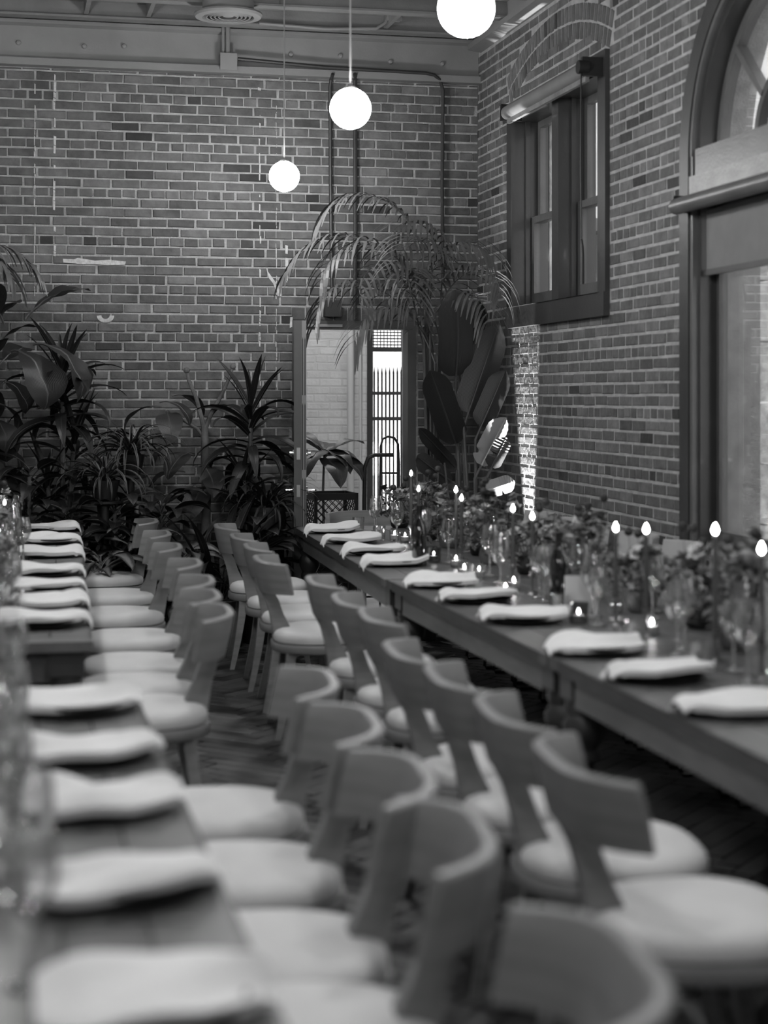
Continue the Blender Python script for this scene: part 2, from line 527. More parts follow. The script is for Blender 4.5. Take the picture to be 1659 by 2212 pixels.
def pick_right(b):
    y = -b[0]
    if 8.2 < y < 11.4 and 0.85 < b[2] < 4.1 and not (y > W1['y0'] and b[2] > W1['z0']): return y - b[2] * 0.01
    return 1e9
lay(rb, pl_right, pick_right, wall_right, M['brick'], limit=240, proud=0.0045)
# voussoirs of the relieving arch: two rings of headers
vm = []
for q in range(6):
    mb = MB(); mb.add(*CHIPS[q + 3]); vm.append(mb.data('brick', M['brick']))
for ring in range(2):
    r0 = sp_r + 0.005 + ring * 0.115
    n = int(2 * radians(23) * r0 / 0.068)
    for i in range(n):
        t = -radians(23) + (i + 0.5) * 2 * radians(23) / n
        za = Vector((0, sin(t), cos(t))); ya = Vector((1, 0, 0)); xa = ya.cross(za)
        R = Matrix((xa, ya, za)).transposed().to_4x4()
        wdt = 2 * radians(23) / n * r0 - 0.017
        o = Vector((WALL_X, yc1 + r0 * sin(t), sp_h + r0 * cos(t))) - xa * wdt / 2
        ob = bpy.data.objects.new('brick', vm[i % 6]); C.objects.link(ob); ob.parent = wall_right
        ob.matrix_local = Matrix.Translation(o) @ R @ Matrix.Diagonal((wdt, 0.005, 0.099, 1))

struct(MB().box(X0 - 0.2, X0, Y0, WALL_Y + 0.35, 0, ZT).build('wall_left', M['plaster']))
struct(MB().box(X0 - 0.2, FX + WALL_TH, Y0 - 0.2, Y0, 0, ZT).build('wall_front', M['plaster']))

# ceiling: deck with ribs and bridging, steel beam on the far wall, ledge on the window wall
ceil = struct(MB().box(X0, FX + WALL_TH, Y0, WALL_Y + 0.35, ZT, ZT + 0.15).build('ceiling', M['ceiling']))
yj = 11.93
while yj > -2.5:
    mb = MB().box(X0, FX, yj - 0.02, yj + 0.02, ZT - 0.10, ZT).box(X0, FX, yj - 0.05, yj + 0.05, ZT - 0.115, ZT - 0.10)
    mb.build('joist', M['ceiling'], ceil); yj -= 0.62
MB().box(X0, FX, WALL_Y - 0.16, WALL_Y - 0.02, ZT - 0.06, ZT).build('gap_shade', M['ceil_dark'], ceil, label='dark strip for the shaded gap above the beam')  # shade of the gap above the beam, put in as a dark strip
for px, py in ((190, 12), (327, 15), (850, 20)):
    p = at_y(px, py, 11.65)
    MB().box(p.x - 0.015, p.x + 0.015, 11.36, 11.90, ZT - 0.09, ZT).build('bridging', M['ceiling'], ceil)
beam = MB()
beam.prism([(WALL_Y, ZB), (WALL_Y - 0.09, ZB), (WALL_Y - 0.09, ZB + 0.05), (WALL_Y - 0.03, ZB + 0.06), (WALL_Y - 0.03, 4.20), (WALL_Y - 0.09, 4.21), (WALL_Y - 0.09, 4.235), (WALL_Y, 4.235)], X0, FX, 'x')
beam_o = struct(beam.build('trim_1', M['steel_paint']))
beam_o['label'] = 'pale painted steel beam along the top of the far brick wall'
for px, py in ((40, 92), (182, 100), (268, 100), (628, 118), (735, 121), (843, 134), (955, 138)):
    p = at_y(px, py, WALL_Y - 0.03)
    mb = MB().lathe([(0.0, -0.02), (0.014, -0.016), (0.02, 0.0)], 10)
    o = mb.build('rivet', M['steel_paint'], beam_o, smooth=True); o.location = (p.x, WALL_Y - 0.03, p.z); o.rotation_euler = (pi / 2, 0, 0); o.scale = (1, 1, -1)
ledge = MB().prism([(WALL_X + 0.02, 4.14), (WALL_X - 0.10, 4.16), (WALL_X - 0.10, 4.20), (WALL_X - 0.05, 4.22), (WALL_X - 0.05, ZT), (WALL_X + 0.02, ZT)], Y0, WALL_Y - 0.09, 'y')
o = struct(ledge.build('trim_2', M['steel_paint'])); o['label'] = 'pale painted ledge along the top of the window wall'

# services on the far wall
def conduit(name, pts, r, label, mat='conduit'):
    o = MB().tube(pts, r, 8).build(name, M[mat], smooth=True); tag(o, label, 'pipe', 'conduits on the far wall'); return o
Yc = WALL_Y - 0.045
def bk(px, py, off=0.045): p = at_y(px, py, WALL_Y - off); return (p.x, p.y, p.z)
jb = bk(717, 667)
conduit('conduit', [bk(719, 160, 0.11), bk(715, 172, 0.06), bk(713, 190), bk(714, 400), (jb[0], jb[1], jb[2] + 0.1)], 0.013,
        'brown vertical conduit running down into the box over the doorway')
conduit('conduit', [bk(767, 160, 0.11), bk(767, 172, 0.06), bk(767, 200), bk(768, 500), bk(767, 690)], 0.015,
        'brown vertical conduit behind the middle pendant, ending behind the palm')
conduit('conduit', [bk(514, 127, 0.10), bk(700, 145, 0.10), bk(920, 158, 0.10), bk(938, 162, 0.10), bk(950, 172, 0.08), bk(957, 195), bk(955, 400), bk(957, 610)], 0.013,
        'long brown conduit bent off the beam and dropping beside the corner')
b = thing('junction_box', 'small square brown junction box above the doorway', 'junction box', (jb[0], WALL_Y - 0.01, jb[2]))
MB().box(-0.056, 0.056, -0.09, 0.0, -0.055, 0.055).build('body', M['conduit'], b)
MB().box(-0.06, 0.06, -0.097, -0.09, -0.059, 0.059).build('cover', M['conduit'], b)
p = bk(493, 134, 0.1)
b = thing('junction_box', 'pale square junction box on the beam under the round vent', 'junction box', (p[0], WALL_Y - 0.03, p[2]))
MB().box(-0.055, 0.055, -0.09, 0.0, -0.055, 0.055).build('body', M['steel_paint'], b)
MB().box(-0.06, 0.06, -0.096, -0.09, -0.06, 0.06).build('cover', M['steel_paint'], b)
for px, lab in ((482, 'thin pale conduit dropping to the box on the beam, the one with a bend'), (492, 'thick pale conduit dropping straight to the box on the beam')):
    q = at_y(px, 120, WALL_Y - 0.10); r = 0.011 if px == 482 else 0.016
    conduit('conduit', [(q.x, WALL_Y - 0.1, p[2] + 0.05), (q.x, WALL_Y - 0.1, ZT - 0.08), (q.x, WALL_Y - 0.25, ZT - 0.04)], r, lab, 'steel_paint')
conduit('conduit', [at_y(560, 50, 11.75), at_y(700, 62, 11.75), at_y(812, 62, 11.75), at_y(832, 50, 11.75), at_y(838, 36, 11.75)], 0.012,
        'pale conduit under the ceiling joists curving up into a box', 'steel_paint')
p = at_y(850, 36, 11.75)
b = thing('junction_box', 'pale junction box under the ceiling joists near the corner', 'junction box', p)
MB().box(-0.05, 0.05, -0.03, 0.04, -0.03, 0.07).build('body', M['steel_paint'], b)
MB().box(-0.055, 0.055, -0.036, -0.03, -0.035, 0.075).build('cover', M['steel_paint'], b)
conduit('conduit', [p + Vector((0.03, 0, 0.05)), at_y(865, 20, 11.7), at_y(885, -8, 11.6)], 0.012, 'pale conduit rising from the ceiling box towards the room', 'steel_paint')

# round ceiling diffuser
dp = at_y(493, 33, 11.2)
d = thing('ceiling_diffuser', 'round pale ceiling air diffuser with concentric rings', 'air vent', dp)
MB().lathe([(0.223, 0.012), (0.225, 0.0), (0.215, -0.014), (0.17, -0.018), (0.165, 0.0), (0.17, 0.02), (0.223, 0.012)], 40).build('rim', M['steel_paint'], d, True)
for i, r in enumerate((0.145, 0.118, 0.091, 0.064)):
    MB().lathe([(r + 0.016, 0.006), (r, -0.018), (r - 0.007, -0.016), (r + 0.009, 0.008)], 32).build('ring', M['steel_paint'], d, True)
MB().lathe([(0.0, -0.012), (0.035, -0.008), (0.045, 0.01), (0.0, 0.012)], 24).build('cone', M['steel_paint'], d, True)
MB().lathe([(0.17, 0.02), (0.17, ZT - dp.z - 0.12)], 28).build('neck', M['steel_paint'], d, True)
MB().lathe([(0.0, 0.03), (0.169, 0.03)], 28).build('damper', M['ceil_dark'], d, True)  # dark disc, shade inside the vent put into its colour

# old marks on the far wall: plaster scars
def scar(pts, lab=None, t=0.014, mat='plaster'):
    q = [at_y(px, py, WALL_Y - t) for px, py in pts]
    mb = MB().prism([(v.x, v.z) for v in q], WALL_Y - t, WALL_Y - 0.002, 'y')
    mb.build('plaster_scar', M[mat], wall_back, label=lab)
scar([(136, 559), (160, 560), (168, 557), (205, 563), (235, 561), (272, 565), (270, 572), (230, 573), (200, 570), (170, 570), (137, 567)], 'pale bar of old plaster')
cxx, cyy = 228, 682
scar([(cxx + 19 * cos(t), cyy + 15 * sin(t)) for t in [pi * i / 10 for i in range(0, 11)]] + [(cxx + 9 * cos(t), cyy - 1 + 8 * sin(t)) for t in [pi * i / 10 for i in range(10, -1, -1)]], 'pale half ring of old plaster')
rr = random.Random(4)
for x, y0, y1, wd, gap in ((560, 165, 260, 6, 0.3), (561, 265, 430, 3, 0.35), (597, 190, 640, 1.6, 0.25), (562, 440, 900, 3, 0.35), (620, 515, 610, 6, 0.15), (75, 180, 640, 2.4, 0.3), (118, 160, 560, 5, 0.55), (597, 640, 900, 2, 0.45)):
    y = y0
    while y < y1:
        h = rr.uniform(6, 24)
        if rr.random() > gap:
            wj = wd * rr.uniform(0.5, 1.2); xo = rr.uniform(-1, 1)
            scar([(x + xo - wj / 2, y), (x + xo + wj / 2, y + 2), (x + xo + wj / 2 * 0.8, min(y + h, y1)), (x + xo - wj / 2, min(y + h, y1) - 1)])
        y += h
scar([(574, 575), (580, 588), (590, 602), (600, 616), (608, 640), (600, 640), (590, 612), (580, 600)])
scar([(627, 685), (632, 685), (632, 706), (626, 708)])

# ------------------------------------------------------------------ doorway, open door leaf, passage behind it
dt = MB()
dt.box(DR_X0 - 0.045, DR_X0 + 0.015, WALL_Y - 0.02, WALL_Y + 0.14, 0, DR_Z + 0.012)
dt.box(DR_X1 - 0.04, DR_X1 + 0.02, WALL_Y - 0.02, WALL_Y + 0.14, 0, DR_Z + 0.012)
dt.box(DR_X0 + 0.015, DR_X1 - 0.04, WALL_Y - 0.02, WALL_Y + 0.14, DR_Z - 0.05, DR_Z + 0.012)
door_fr = struct(dt.build('door_1', M['door_steel'])); door_fr['label'] = 'dark painted door frame in the far brick wall'
MB().box(DR_X0 + 0.015, DR_X0 + 0.32, WALL_Y - 0.035, WALL_Y + 0.0, DR_Z - 0.035, DR_Z - 0.015).build('door_closer_arm', M['rod'], door_fr, label='bright closer arm')
hx, hy = DR_X0 + 0.012, WALL_Y - 0.03
fx, fy = 1.948, 11.30
ang = math.atan2(fy - hy, fx - hx)
leafm = thing('door_leaf', 'grey steel door standing open, its lock edge towards the tables', 'door', (hx, hy, 0.01), ang)
ln = math.hypot(fx - hx, fy - hy)
# local x runs from hinge to lock edge; local +y is the wall side, -y the passage side (seen right)
MB().box(0, ln, -0.03, 0.022, 0, 2.12).build('slab', M['door_steel'], leafm)
pn = MB()
pn.box(0.0, ln, 0.022, 0.030, 0, 0.16); pn.box(0, ln, 0.022, 0.030, 1.98, 2.12); pn.box(0, 0.09, 0.022, 0.03, 0.16, 1.98); pn.box(ln - 0.09, ln, 0.022, 0.03, 0.16, 1.98)
pn.build('cover_frame', M['door_steel'], leafm)
ip = MB()
for za, zb in ((0.10, 0.62), (0.70, 1.05), (1.12, 1.55), (1.62, 1.99)):
    for q in (0.028, 0.044):
        ip.add([(ln + 0.003, q - 0.004, za), (ln + 0.003, q + 0.003, za), (ln + 0.003, q + 0.003, zb), (ln + 0.003, q, zb + 0.02), (ln + 0.003, q - 0.004, zb)], [(0, 1, 2, 3, 4)])
ip.build('edge_slot', M['iron'], leafm, label='dark slots in the door edge', kind='stuff')
MB().box(ln - 0.05, ln + 0.001, 0.0225, 0.052, 0, 2.12).build('edge_panel', M['steel_paint'], leafm, label='paler iron edge strip with slots')
for z, ty in ((0.98, 'lever'), (1.23, 'bolt')):
    MB().box(ln + 0.001, ln + 0.006, -0.012, 0.012, z - 0.04, z + 0.04).build('latch_plate', M['chrome'], leafm)
    for s in (-1, 1):
        y = -0.03 if s < 0 else 0.052
        mb = MB().lathe([(0.0, 0.012), (0.026, 0.010), (0.028, 0)], 16)
        o = mb.build('rosette', M['chrome'], leafm, True); o.location = (ln - 0.06, y, z); o.rotation_euler = (-s * pi / 2, 0, 0)
        if ty == 'lever':
            MB().tube([(ln - 0.06, y, z), (ln - 0.06, y + s * 0.055, z), (ln - 0.075, y + s * 0.06, z), (ln - 0.16, y + s * 0.06, z)], 0.0095, 10).build('lever_handle', M['chrome'], leafm, True)
        else:
            MB().tube([(ln - 0.06, y, z), (ln - 0.06, y + s * 0.03, z)], 0.013, 12).build('deadbolt', M['chrome'], leafm, True)

# passage
PX0, PX1, PY1, PZ = 1.2, 4.6, 14.5, 2.9
PY0 = WALL_Y + 0.35
struct(MB().box(PX0, PX1, PY0, PY1 + 0.3, -0.1, 0.0).build('floor_passage', M['pavement']))
struct(MB().box(PX0, PX1, PY0, PY1 + 0.3, PZ, PZ + 0.1).build('ceiling_passage', M['ceiling']))
GX0, GX1, GZ = 3.13, 3.68, 2.06
wp = MB().box(PX0, GX0, PY1, PY1 + 0.2, 0, PZ).box(GX1, PX1, PY1, PY1 + 0.2, 0, PZ).box(GX0, GX1, PY1, PY1 + 0.2, GZ + 0.22, PZ)
wpass = struct(wp.build('wall_passage', M['whitemortar']))
def blk_p(u, z): return GX0 - 0.02 < u < GX1 + 0.02 and z < GZ + 0.24
pb = course_bricks(PX0, PX1, 0.02, PZ, BRL, BRH, blk_p, 21, head_phase=3)
lay(pb, lambda u, z: Matrix.Translation((u, PY1, z)), lambda b: (b[0] if 2.4 < b[0] < 3.15 and b[2] < 2.2 else 1e9), wpass, M['whitebrick'], proud=0.003, limit=120)
struct(MB().box(PX0 - 0.2, PX0, PY0, PY1 + 0.2, 0, PZ).build('wall_passage_left', M['whitemortar']))
struct(MB().box(PX1, PX1 + 0.2, PY0, PY1 + 0.2, 0, PZ).build('wall_passage_right', M['whitemortar']))
p0 = at_y(757, 800, PY1 - 0.06)
o = MB().tube([(p0.x, PY1 - 0.06, 0.0), (p0.x, PY1 - 0.06, PZ)], 0.03, 12).build('downpipe', M['whitemortar'], smooth=True)
tag(o, 'pale vertical pipe on the white brick wall seen through the doorway', 'pipe')
o = MB().tube([(p0.x + 0.09, PY1 - 0.04, 0.0), (p0.x + 0.09, PY1 - 0.04, PZ)], 0.012, 8).build('downpipe', M['whitemortar'], smooth=True)
tag(o, 'thin pale pipe right beside the thicker one through the doorway', 'pipe')
# iron gate in the passage
gt = thing('security_gate', 'dark iron bar gate at the end of the passage, daylight behind it', 'gate', (GX0, PY1 - 0.02, 0))
GW = GX1 - GX0
MB().box(-0.03, 0.02, 0, 0.06, 0, GZ + 0.24).build('gate_post', M['iron'], gt)
MB().box(GW - 0.02, GW + 0.03, 0, 0.06, 0, GZ + 0.24).build('gate_post', M['iron'], gt)
for z, t in ((0.06, 0.03), (1.43, 0.022), (1.65, 0.022), (2.03, 0.03), (GZ + 0.22, 0.03)):
    MB().box(0.02, GW - 0.02, 0.0, 0.045, z - t / 1.5, z + t / 1.5).build('rail', M['iron'], gt)
nbars = 15
bm = MB().tube([(0, 0, 0), (0, 0, 1.76)], 0.008, 6).add([(-0.009, 0, 1.76), (0, -0.009, 1.76), (0.009, 0, 1.76), (0, 0.009, 1.76), (0, 0, 1.83)], [(0, 1, 4), (1, 2, 4), (2, 3, 4), (3, 0, 4)]).data('bar', M['iron'])
for i in range(nbars):
    link('bar', bm, gt, loc=(0.035 + i * (GW - 0.07) / (nbars - 1), 0.022, 0.06))
ms = MB()
for i in range(17):
    x = 0.03 + i * (GW - 0.06) / 16; ms.tube([(x, 0.022, 2.05), (x, 0.022, GZ + 0.22)], 0.004, 4)
for i in range(8):
    z = 2.07 + i * 0.027; ms.tube([(0.02, 0.022, z), (GW - 0.02, 0.022, z)], 0.005, 4)
ms.build('mesh_panel', M['iron'], gt, kind='stuff')
# bulkhead lamp, unseen and added to brighten the passage
bl = thing('fill_lamp', 'white bulkhead lamp added out of sight on the passage ceiling', 'lamp', (2.6, 13.4, PZ))
MB().lathe([(0, 0), (0.12, 0), (0.12, -0.03), (0.1, -0.035)], 20).build('base', M['whitemortar'], bl, True)
MB().lathe([(0.1, -0.035), (0.09, -0.07), (0.05, -0.09), (0.0, -0.095)], 20).build('lens', M['fill'], bl, True)

# ------------------------------------------------------------------ small double window
win1 = struct(thing('window_1', 'x', 'x')); del win1['category']; win1['label'] = 'dark wooden double window high in the side wall'
y0, y1, z0, z1 = W1['y0'], W1['y1'], W1['z0'], W1['z1']
F0, F1 = WALL_X - 0.03, WALL_X + 0.012
GX = WALL_X + 0.20
def wpart(name, mb, mat='trim_dark', par=None, **k): return mb.build(name, M[mat], par if par is not None else win1, **k)
wpart('casing', MB().box(F0, F1, y0, y0 + 0.13, z0 + 0.14, z1)); wpart('casing', MB().box(F0, F1, y1 - 0.10, y1, z0 + 0.14, z1))
wpart('head_casing', MB().box(F0, F1, y0 + 0.13, y1 - 0.10, z1 - 0.13, z1))
wpart('apron', MB().box(F0 - 0.01, F1, y0, y1, z0, z0 + 0.14))
wpart('sill', MB().prism([(F0 - 0.02, z0 + 0.14), (GX + 0.03, z0 + 0.19), (GX + 0.03, z0 + 0.14)], y0 + 0.1, y1 - 0.08, 'y'))
wpart('jamb', MB().box(F1, GX + 0.04, y0 + 0.10, y0 + 0.13, z0 + 0.14, z1 - 0.1)); wpart('jamb', MB().box(F1, GX + 0.04, y1 - 0.10, y1 - 0.07, z0 + 0.14, z1 - 0.1))
wpart('head_jamb', MB().box(F1, GX + 0.04, y0 + 0.13, y1 - 0.10, z1 - 0.13, z1 - 0.10))
wpart('mullion', MB().box(F0 + 0.02, GX + 0.04, 10.30, 10.43, z0 + 0.14, z1 - 0.13))
for a_, b_ in ((y0 + 0.13, 10.30), (10.43, y1 - 0.10)):
    zm = 2.83
    for k, (za, zb, xo) in enumerate(((zm - 0.02, z1 - 0.13, 0.0), (z0 + 0.165, zm + 0.02, -0.045))):
        s = wpart('sash', MB().box(GX + xo - 0.04, GX + xo, a_ + 0.01, a_ + 0.065, za, zb).box(GX + xo - 0.04, GX + xo, b_ - 0.065, b_ - 0.01, za, zb)
                  .box(GX + xo - 0.04, GX + xo, a_ + 0.065, b_ - 0.065, zb - 0.045, zb).box(GX + xo - 0.04, GX + xo, a_ + 0.065, b_ - 0.065, za, za + (0.07 if k else 0.045)), 'trim_mid')
        wpart('pane', MB().box(GX + xo - 0.024, GX + xo - 0.018, a_ + 0.06, b_ - 0.06, za + 0.04, zb - 0.04), 'pane', s)
    wpart('parting_bead', MB().box(F1 + 0.06, F1 + 0.09, a_, a_ + 0.02, z0 + 0.16, z1 - 0.13)); wpart('parting_bead', MB().box(F1 + 0.06, F1 + 0.09, b_ - 0.02, b_, z0 + 0.16, z1 - 0.13))
so = MB()
XO = WALL_X + WALL_TH
so.box(GX + 0.05, XO + 0.06, y0 + 0.02, y0 + 0.10, z0 + 0.05, z1 - 0.05).box(GX + 0.05, XO + 0.06, y1 - 0.09, y1 - 0.02, z0 + 0.05, z1 - 0.05).box(GX + 0.05, XO + 0.08, y0, y1, z0 + 0.02, z0 + 0.12)
wpart('stone_reveal', so, 'stone', label='rough pale stone reveal outside the glass')
# roller blind over it
rbx = WALL_X - 0.11
rbl = thing('roller_blind', 'dark roller blind rolled up at the head of the small window', 'blind', (rbx, 9.45, 3.53))
MB().tube([(0, 0.0, 0), (0, 1.62, 0)], 0.048, 16).build('roll', M['blind'], rbl, True)
MB().box(-0.012, 0.012, 0.02, 1.60, -0.075, -0.045).build('hem_bar', M['trim_pale'], rbl)
for yy in (-0.03, 1.62):
    MB().box(-0.045, 0.10, yy, yy + 0.03, -0.05, 0.06).build('bracket', M['iron'], rbl)
MB().tube([(-0.01, -0.015, 0), (-0.07, -0.015, 0)], 0.04, 14).build('chain_wheel', M['iron'], rbl, True)
MB().tube([(-0.05, -0.015, -0.03), (-0.05, -0.01, -0.6), (-0.045, -0.01, -1.0)], 0.0045, 6).build('cord', M['iron'], rbl)
MB().tube([(-0.045, -0.01, -1.0), (-0.05, -0.04, -1.04), (-0.05, -0.05, -1.10), (-0.05, -0.05, -1.26)], 0.008, 6).build('cord_weight', M['iron'], rbl)

# ------------------------------------------------------------------ arched window
win2 = struct(thing('window_2', 'x', 'x')); del win2['category']; win2['label'] = 'tall arched wooden window with a spoked fanlight'
win3 = struct(thing('window_3', 'x', 'x')); del win3['category']; win3['label'] = 'second tall arched window, nearer the camera'
win3.location = (0, A2Y - AY, 0)
def arc_band(mb, yc, zc_, r0, r1, xa, xb, t0=0, t1=pi, n=28):
    rings = []
    for i in range(n + 1):
        t = t0 + (t1 - t0) * i / n; c_, s_ = cos(t), sin(t)
        rings.append([(xa, yc + r0 * c_, zc_ + r0 * s_), (xb, yc + r0 * c_, zc_ + r0 * s_), (xb, yc + r1 * c_, zc_ + r1 * s_), (xa, yc + r1 * c_, zc_ + r1 * s_)])
    return mb.loft(rings)
def arched(win):
    P = lambda name, mb, mat='trim_dark', **k: mb.build(name, M[mat], win, **k)
    G2 = WALL_X + 0.12
    sill = 0.82
    # casing, legs and arch
    for s in (-1, 1):
        e = AY + s * R_O; i_ = AY + s * (R_O - 0.115)
        lo, hi = min(e, i_), max(e, i_)
        P('casing', MB().box(F0, F1, lo, hi, 0.0, AZ), 'trim_dark')
        i2 = AY + s * (R_O - 0.15); lo, hi = min(i_, i2), max(i_, i2)
        P('casing_bead', MB().box(F0 + 0.01, G2 - 0.03, lo, hi, 0.7, AZ), 'trim_mid')
        i3 = AY + s * (R_O - 0.175); lo, hi = min(i2, i3), max(i2, i3)
        P('jamb', MB().box(F1, G2 + 0.04, lo, hi, 0.7, AZ), 'trim_dark')
    P('arch_casing', arc_band(MB(), AY, AZ, R_O - 0.115, R_O, F0, F1), 'trim_dark', smooth=True)
    P('arch_bead', arc_band(MB(), AY, AZ, R_O - 0.14, R_O - 0.115, F0 + 0.008, G2 - 0.03), 'trim_mid', smooth=True)
    P('arch_jamb', arc_band(MB(), AY, AZ, R_O - 0.17, R_O - 0.14, F1, G2 + 0.04), 'trim_dark', smooth=True)
    ri = R_O - 0.17
    P('fanlight_rim', arc_band(MB(), AY, AZ, ri - 0.05, ri, G2 - 0.02, G2 + 0.03), 'trim_mid', smooth=True)
    P('fanlight_hub', arc_band(MB(), AY, AZ, 0.30, 0.34, G2 - 0.02, G2 + 0.03), 'trim_dark', smooth=True)
    for t in (43, 90, 137):
        t = radians(t); d = Vector((0, cos(t), sin(t))); nrm = Vector((0, -sin(t), cos(t)))
        c_ = Vector((0, AY, AZ)); rings = []
        for r in (0.33, ri - 0.04):
            q = c_ + d * r
            rings.append([q + nrm * a_ + Vector((x, 0, 0)) for a_, x in ((-0.016, G2 - 0.025), (0.016, G2 - 0.025), (0.016, G2 + 0.03), (-0.016, G2 + 0.03))])
        P('glazing_bar', MB().loft(rings), 'trim_mid')
    fan = [(AY + (ri - 0.03) * cos(pi * i / 24), AZ + 0.02 + (ri - 0.03) * sin(pi * i / 24)) for i in range(25)]
    P('pane', MB().prism(fan, G2 + 0.002, G2 + 0.008, 'x'), 'pane')
    # transom
    P('transom', MB().box(F0 + 0.015, G2 + 0.03, AY - ri, AY + ri, AZ - 0.10, AZ + 0.03), 'trim_mid')
    P('transom', MB().box(F0 - 0.005, G2 + 0.03, AY - ri - 0.03, AY + ri + 0.03, AZ - 0.22, AZ - 0.105), 'trim_pale')  # lower band paler, lamp light on it put into the colour
    # lower lights: a tall light below a transom light
    for z_a, z_b in ((sill + 0.06, AZ - 0.235),):
        a_, b_ = AY - ri, AY + ri
        P('sash', MB().box(G2 - 0.02, G2 + 0.02, a_, a_ + 0.05, z_a, z_b).box(G2 - 0.02, G2 + 0.02, b_ - 0.05, b_, z_a, z_b)
          .box(G2 - 0.02, G2 + 0.02, a_ + 0.05, b_ - 0.05, z_b - 0.05, z_b).box(G2 - 0.02, G2 + 0.02, a_ + 0.05, b_ - 0.05, z_a, z_a + 0.06), 'trim_mid')
        P('sash_bead', MB().box(G2 - 0.035, G2 - 0.02, a_ + 0.05, a_ + 0.07, z_a + 0.06, z_b - 0.05).box(G2 - 0.035, G2 - 0.02, b_ - 0.07, b_ - 0.05, z_a + 0.06, z_b - 0.05), 'trim_dark')
        P('pane', MB().box(G2 - 0.003, G2 + 0.003, a_ + 0.04, b_ - 0.04, z_a + 0.05, z_b - 0.04), 'pane')
    P('sill', MB().box(F0 - 0.02, G2 + 0.05, AY - ri - 0.04, AY + ri + 0.04, sill, sill + 0.06), 'trim_mid')
    P('sill_moulding', MB().box(F0 - 0.04, F1, AY - ri - 0.06, AY + ri + 0.06, sill - 0.05, sill), 'trim_dark')
    P('wainscot', MB().box(F0 + 0.01, G2, AY - ri - 0.02, AY + ri + 0.02, 0, sill - 0.05), 'trim_dark')
    rv = MB().box(G2 + 0.05, XO, AY + R_O - 0.13, AY + R_O - 0.02, 0.6, AZ).box(G2 + 0.05, XO, AY - R_O + 0.02, AY - R_O + 0.13, 0.6, AZ)
    P('outer_reveal', rv, 'trim_pale', label='grey outer reveal seen through the glass')
    rs = MB()
    for k in range(9):
        for s in (-1, 1):
            e = AY + s * (R_O - 0.07); lo, hi = min(e, e + s * 0.3), max(e, e + s * 0.3)
            rs.box(XO, XO + 0.10, lo, hi, 0.02 + k * 0.315, 0.325 + k * 0.315)
    P('stone_quoin', rs, 'stone', kind='stuff', label='rough pale stone quoins outside')
    return win
arched(win2)
arched(win3)
# blind of the arched window: a roll and a short drop of fabric
b2 = thing('roller_blind', 'brown roller blind partly lowered in the arched window', 'blind', (WALL_X - 0.075, AY - 0.80, 2.59))
MB().tube([(0, 0, 0), (0, 1.68, 0)], 0.042, 16).build('roll', M['trim_mid'], b2, True)
for yy in (-0.012, 1.668): MB().box(-0.02, 0.05, yy, yy + 0.02, -0.03, 0.055).build('bracket', M['iron'], b2)
MB().box(0.105, 0.108, 0.12, 1.54, -0.33, -0.03).build('fabric', M['blind'], b2)
MB().box(0.095, 0.118, 0.10, 1.56, -0.36, -0.33).build('hem_bar', M['trim_dark'], b2)

# ------------------------------------------------------------------ street outside
struct(MB().box(XO, 40, -30, 40, -0.35, -0.25).build('pavement', M['pavement']))
bd = thing('street_building', 'pale building across the street seen through the arched window', 'building', (15, 22, -0.25))
MB().box(0, 8, -34, 70, 0, 17).build('wall', M['facade'], bd)
for k in range(9):
    wn = MB().box(-0.05, 0.1, -31 + k * 5, -28.6 + k * 5, 0.6, 3.0).build('window', M['trim_dark'], bd)
    MB().box(-0.07, -0.05, -30.9 + k * 5, -28.7 + k * 5, 0.7, 2.9).build('pane', M['smoked'], wn)
    MB().prism([(-0.9, 3.0), (0, 3.6), (0, 3.55), (-0.9, 2.95)], -31.2 + k * 5, -28.4 + k * 5, 'y').build('awning', M['awning'], bd)
# ------------------------------------------------------------------ pendants
def pendant(loc, label, first=[None]):
    if first[0] is None:
        t = thing('globe_pendant', label, 'pendant lamp', loc, 0, 'globe pendants')
        mb = MB(); pr = []
        for i in range(17):
            a_ = -pi / 2 + (pi / 2 + 1.25) * i / 16
            pr.append((max(0.1 * cos(a_), 0.0), 0.1 * sin(a_)))
        pr.append((0.0, pr[-1][1]))
        mb.lathe(pr, 32).build('globe', M['globe'], t, True)
        MB().lathe([(0.0, 0.118), (0.012, 0.117), (0.03, 0.104), (0.034, 0.094), (0.0, 0.094)], 20).build('cap', M['rod'], t, True)
        MB().tube([(0, 0, 0.115), (0, 0, ZT - 3.05 - 0.02)], 0.0045, 8).build('cord', M['cord'], t)
        MB().lathe([(0.0, ZT - 3.05 - 0.03), (0.05, ZT - 3.05 - 0.028), (0.055, ZT - 3.05), (0.0, ZT - 3.05)], 20).build('canopy', M['rod'], t, True)
        first[0] = t; return t
    return dup(first[0], loc, 0, label, 'globe pendants')
g1 = at_depth(614, 375, 11.2); g2 = at_depth(757, 240, 8.5); g3 = at_depth(1007, 27, 6.27)
pendant((g1.x, g1.y, 3.06), 'smallest glowing globe pendant, hanging lowest in view near the far wall')
pendant((g2.x, g2.y, 3.05), 'glowing globe pendant in the middle of the row of three')
pendant((g3.x, g3.y, 3.04), 'largest glowing globe pendant, cut off by the top edge')
for i, (x, y) in enumerate(((1.65, 4.0), (1.65, 1.7), (-0.32, 9.9), (-0.30, 7.4), (-0.30, 5.0), (-0.30, 2.6), (-0.30, 0.2))):
    pendant((x, y, 3.05), ['globe pendant over the window-side table, next nearer than the largest in view', 'globe pendant over the window-side table, the one nearest the camera', 'globe pendant over the far long table, nearest the plants', 'globe pendant over the far long table, above its near end', 'globe pendant over the far end of the nearest long table', 'globe pendant over the middle of the nearest long table', 'globe pendant behind the camera'][i])

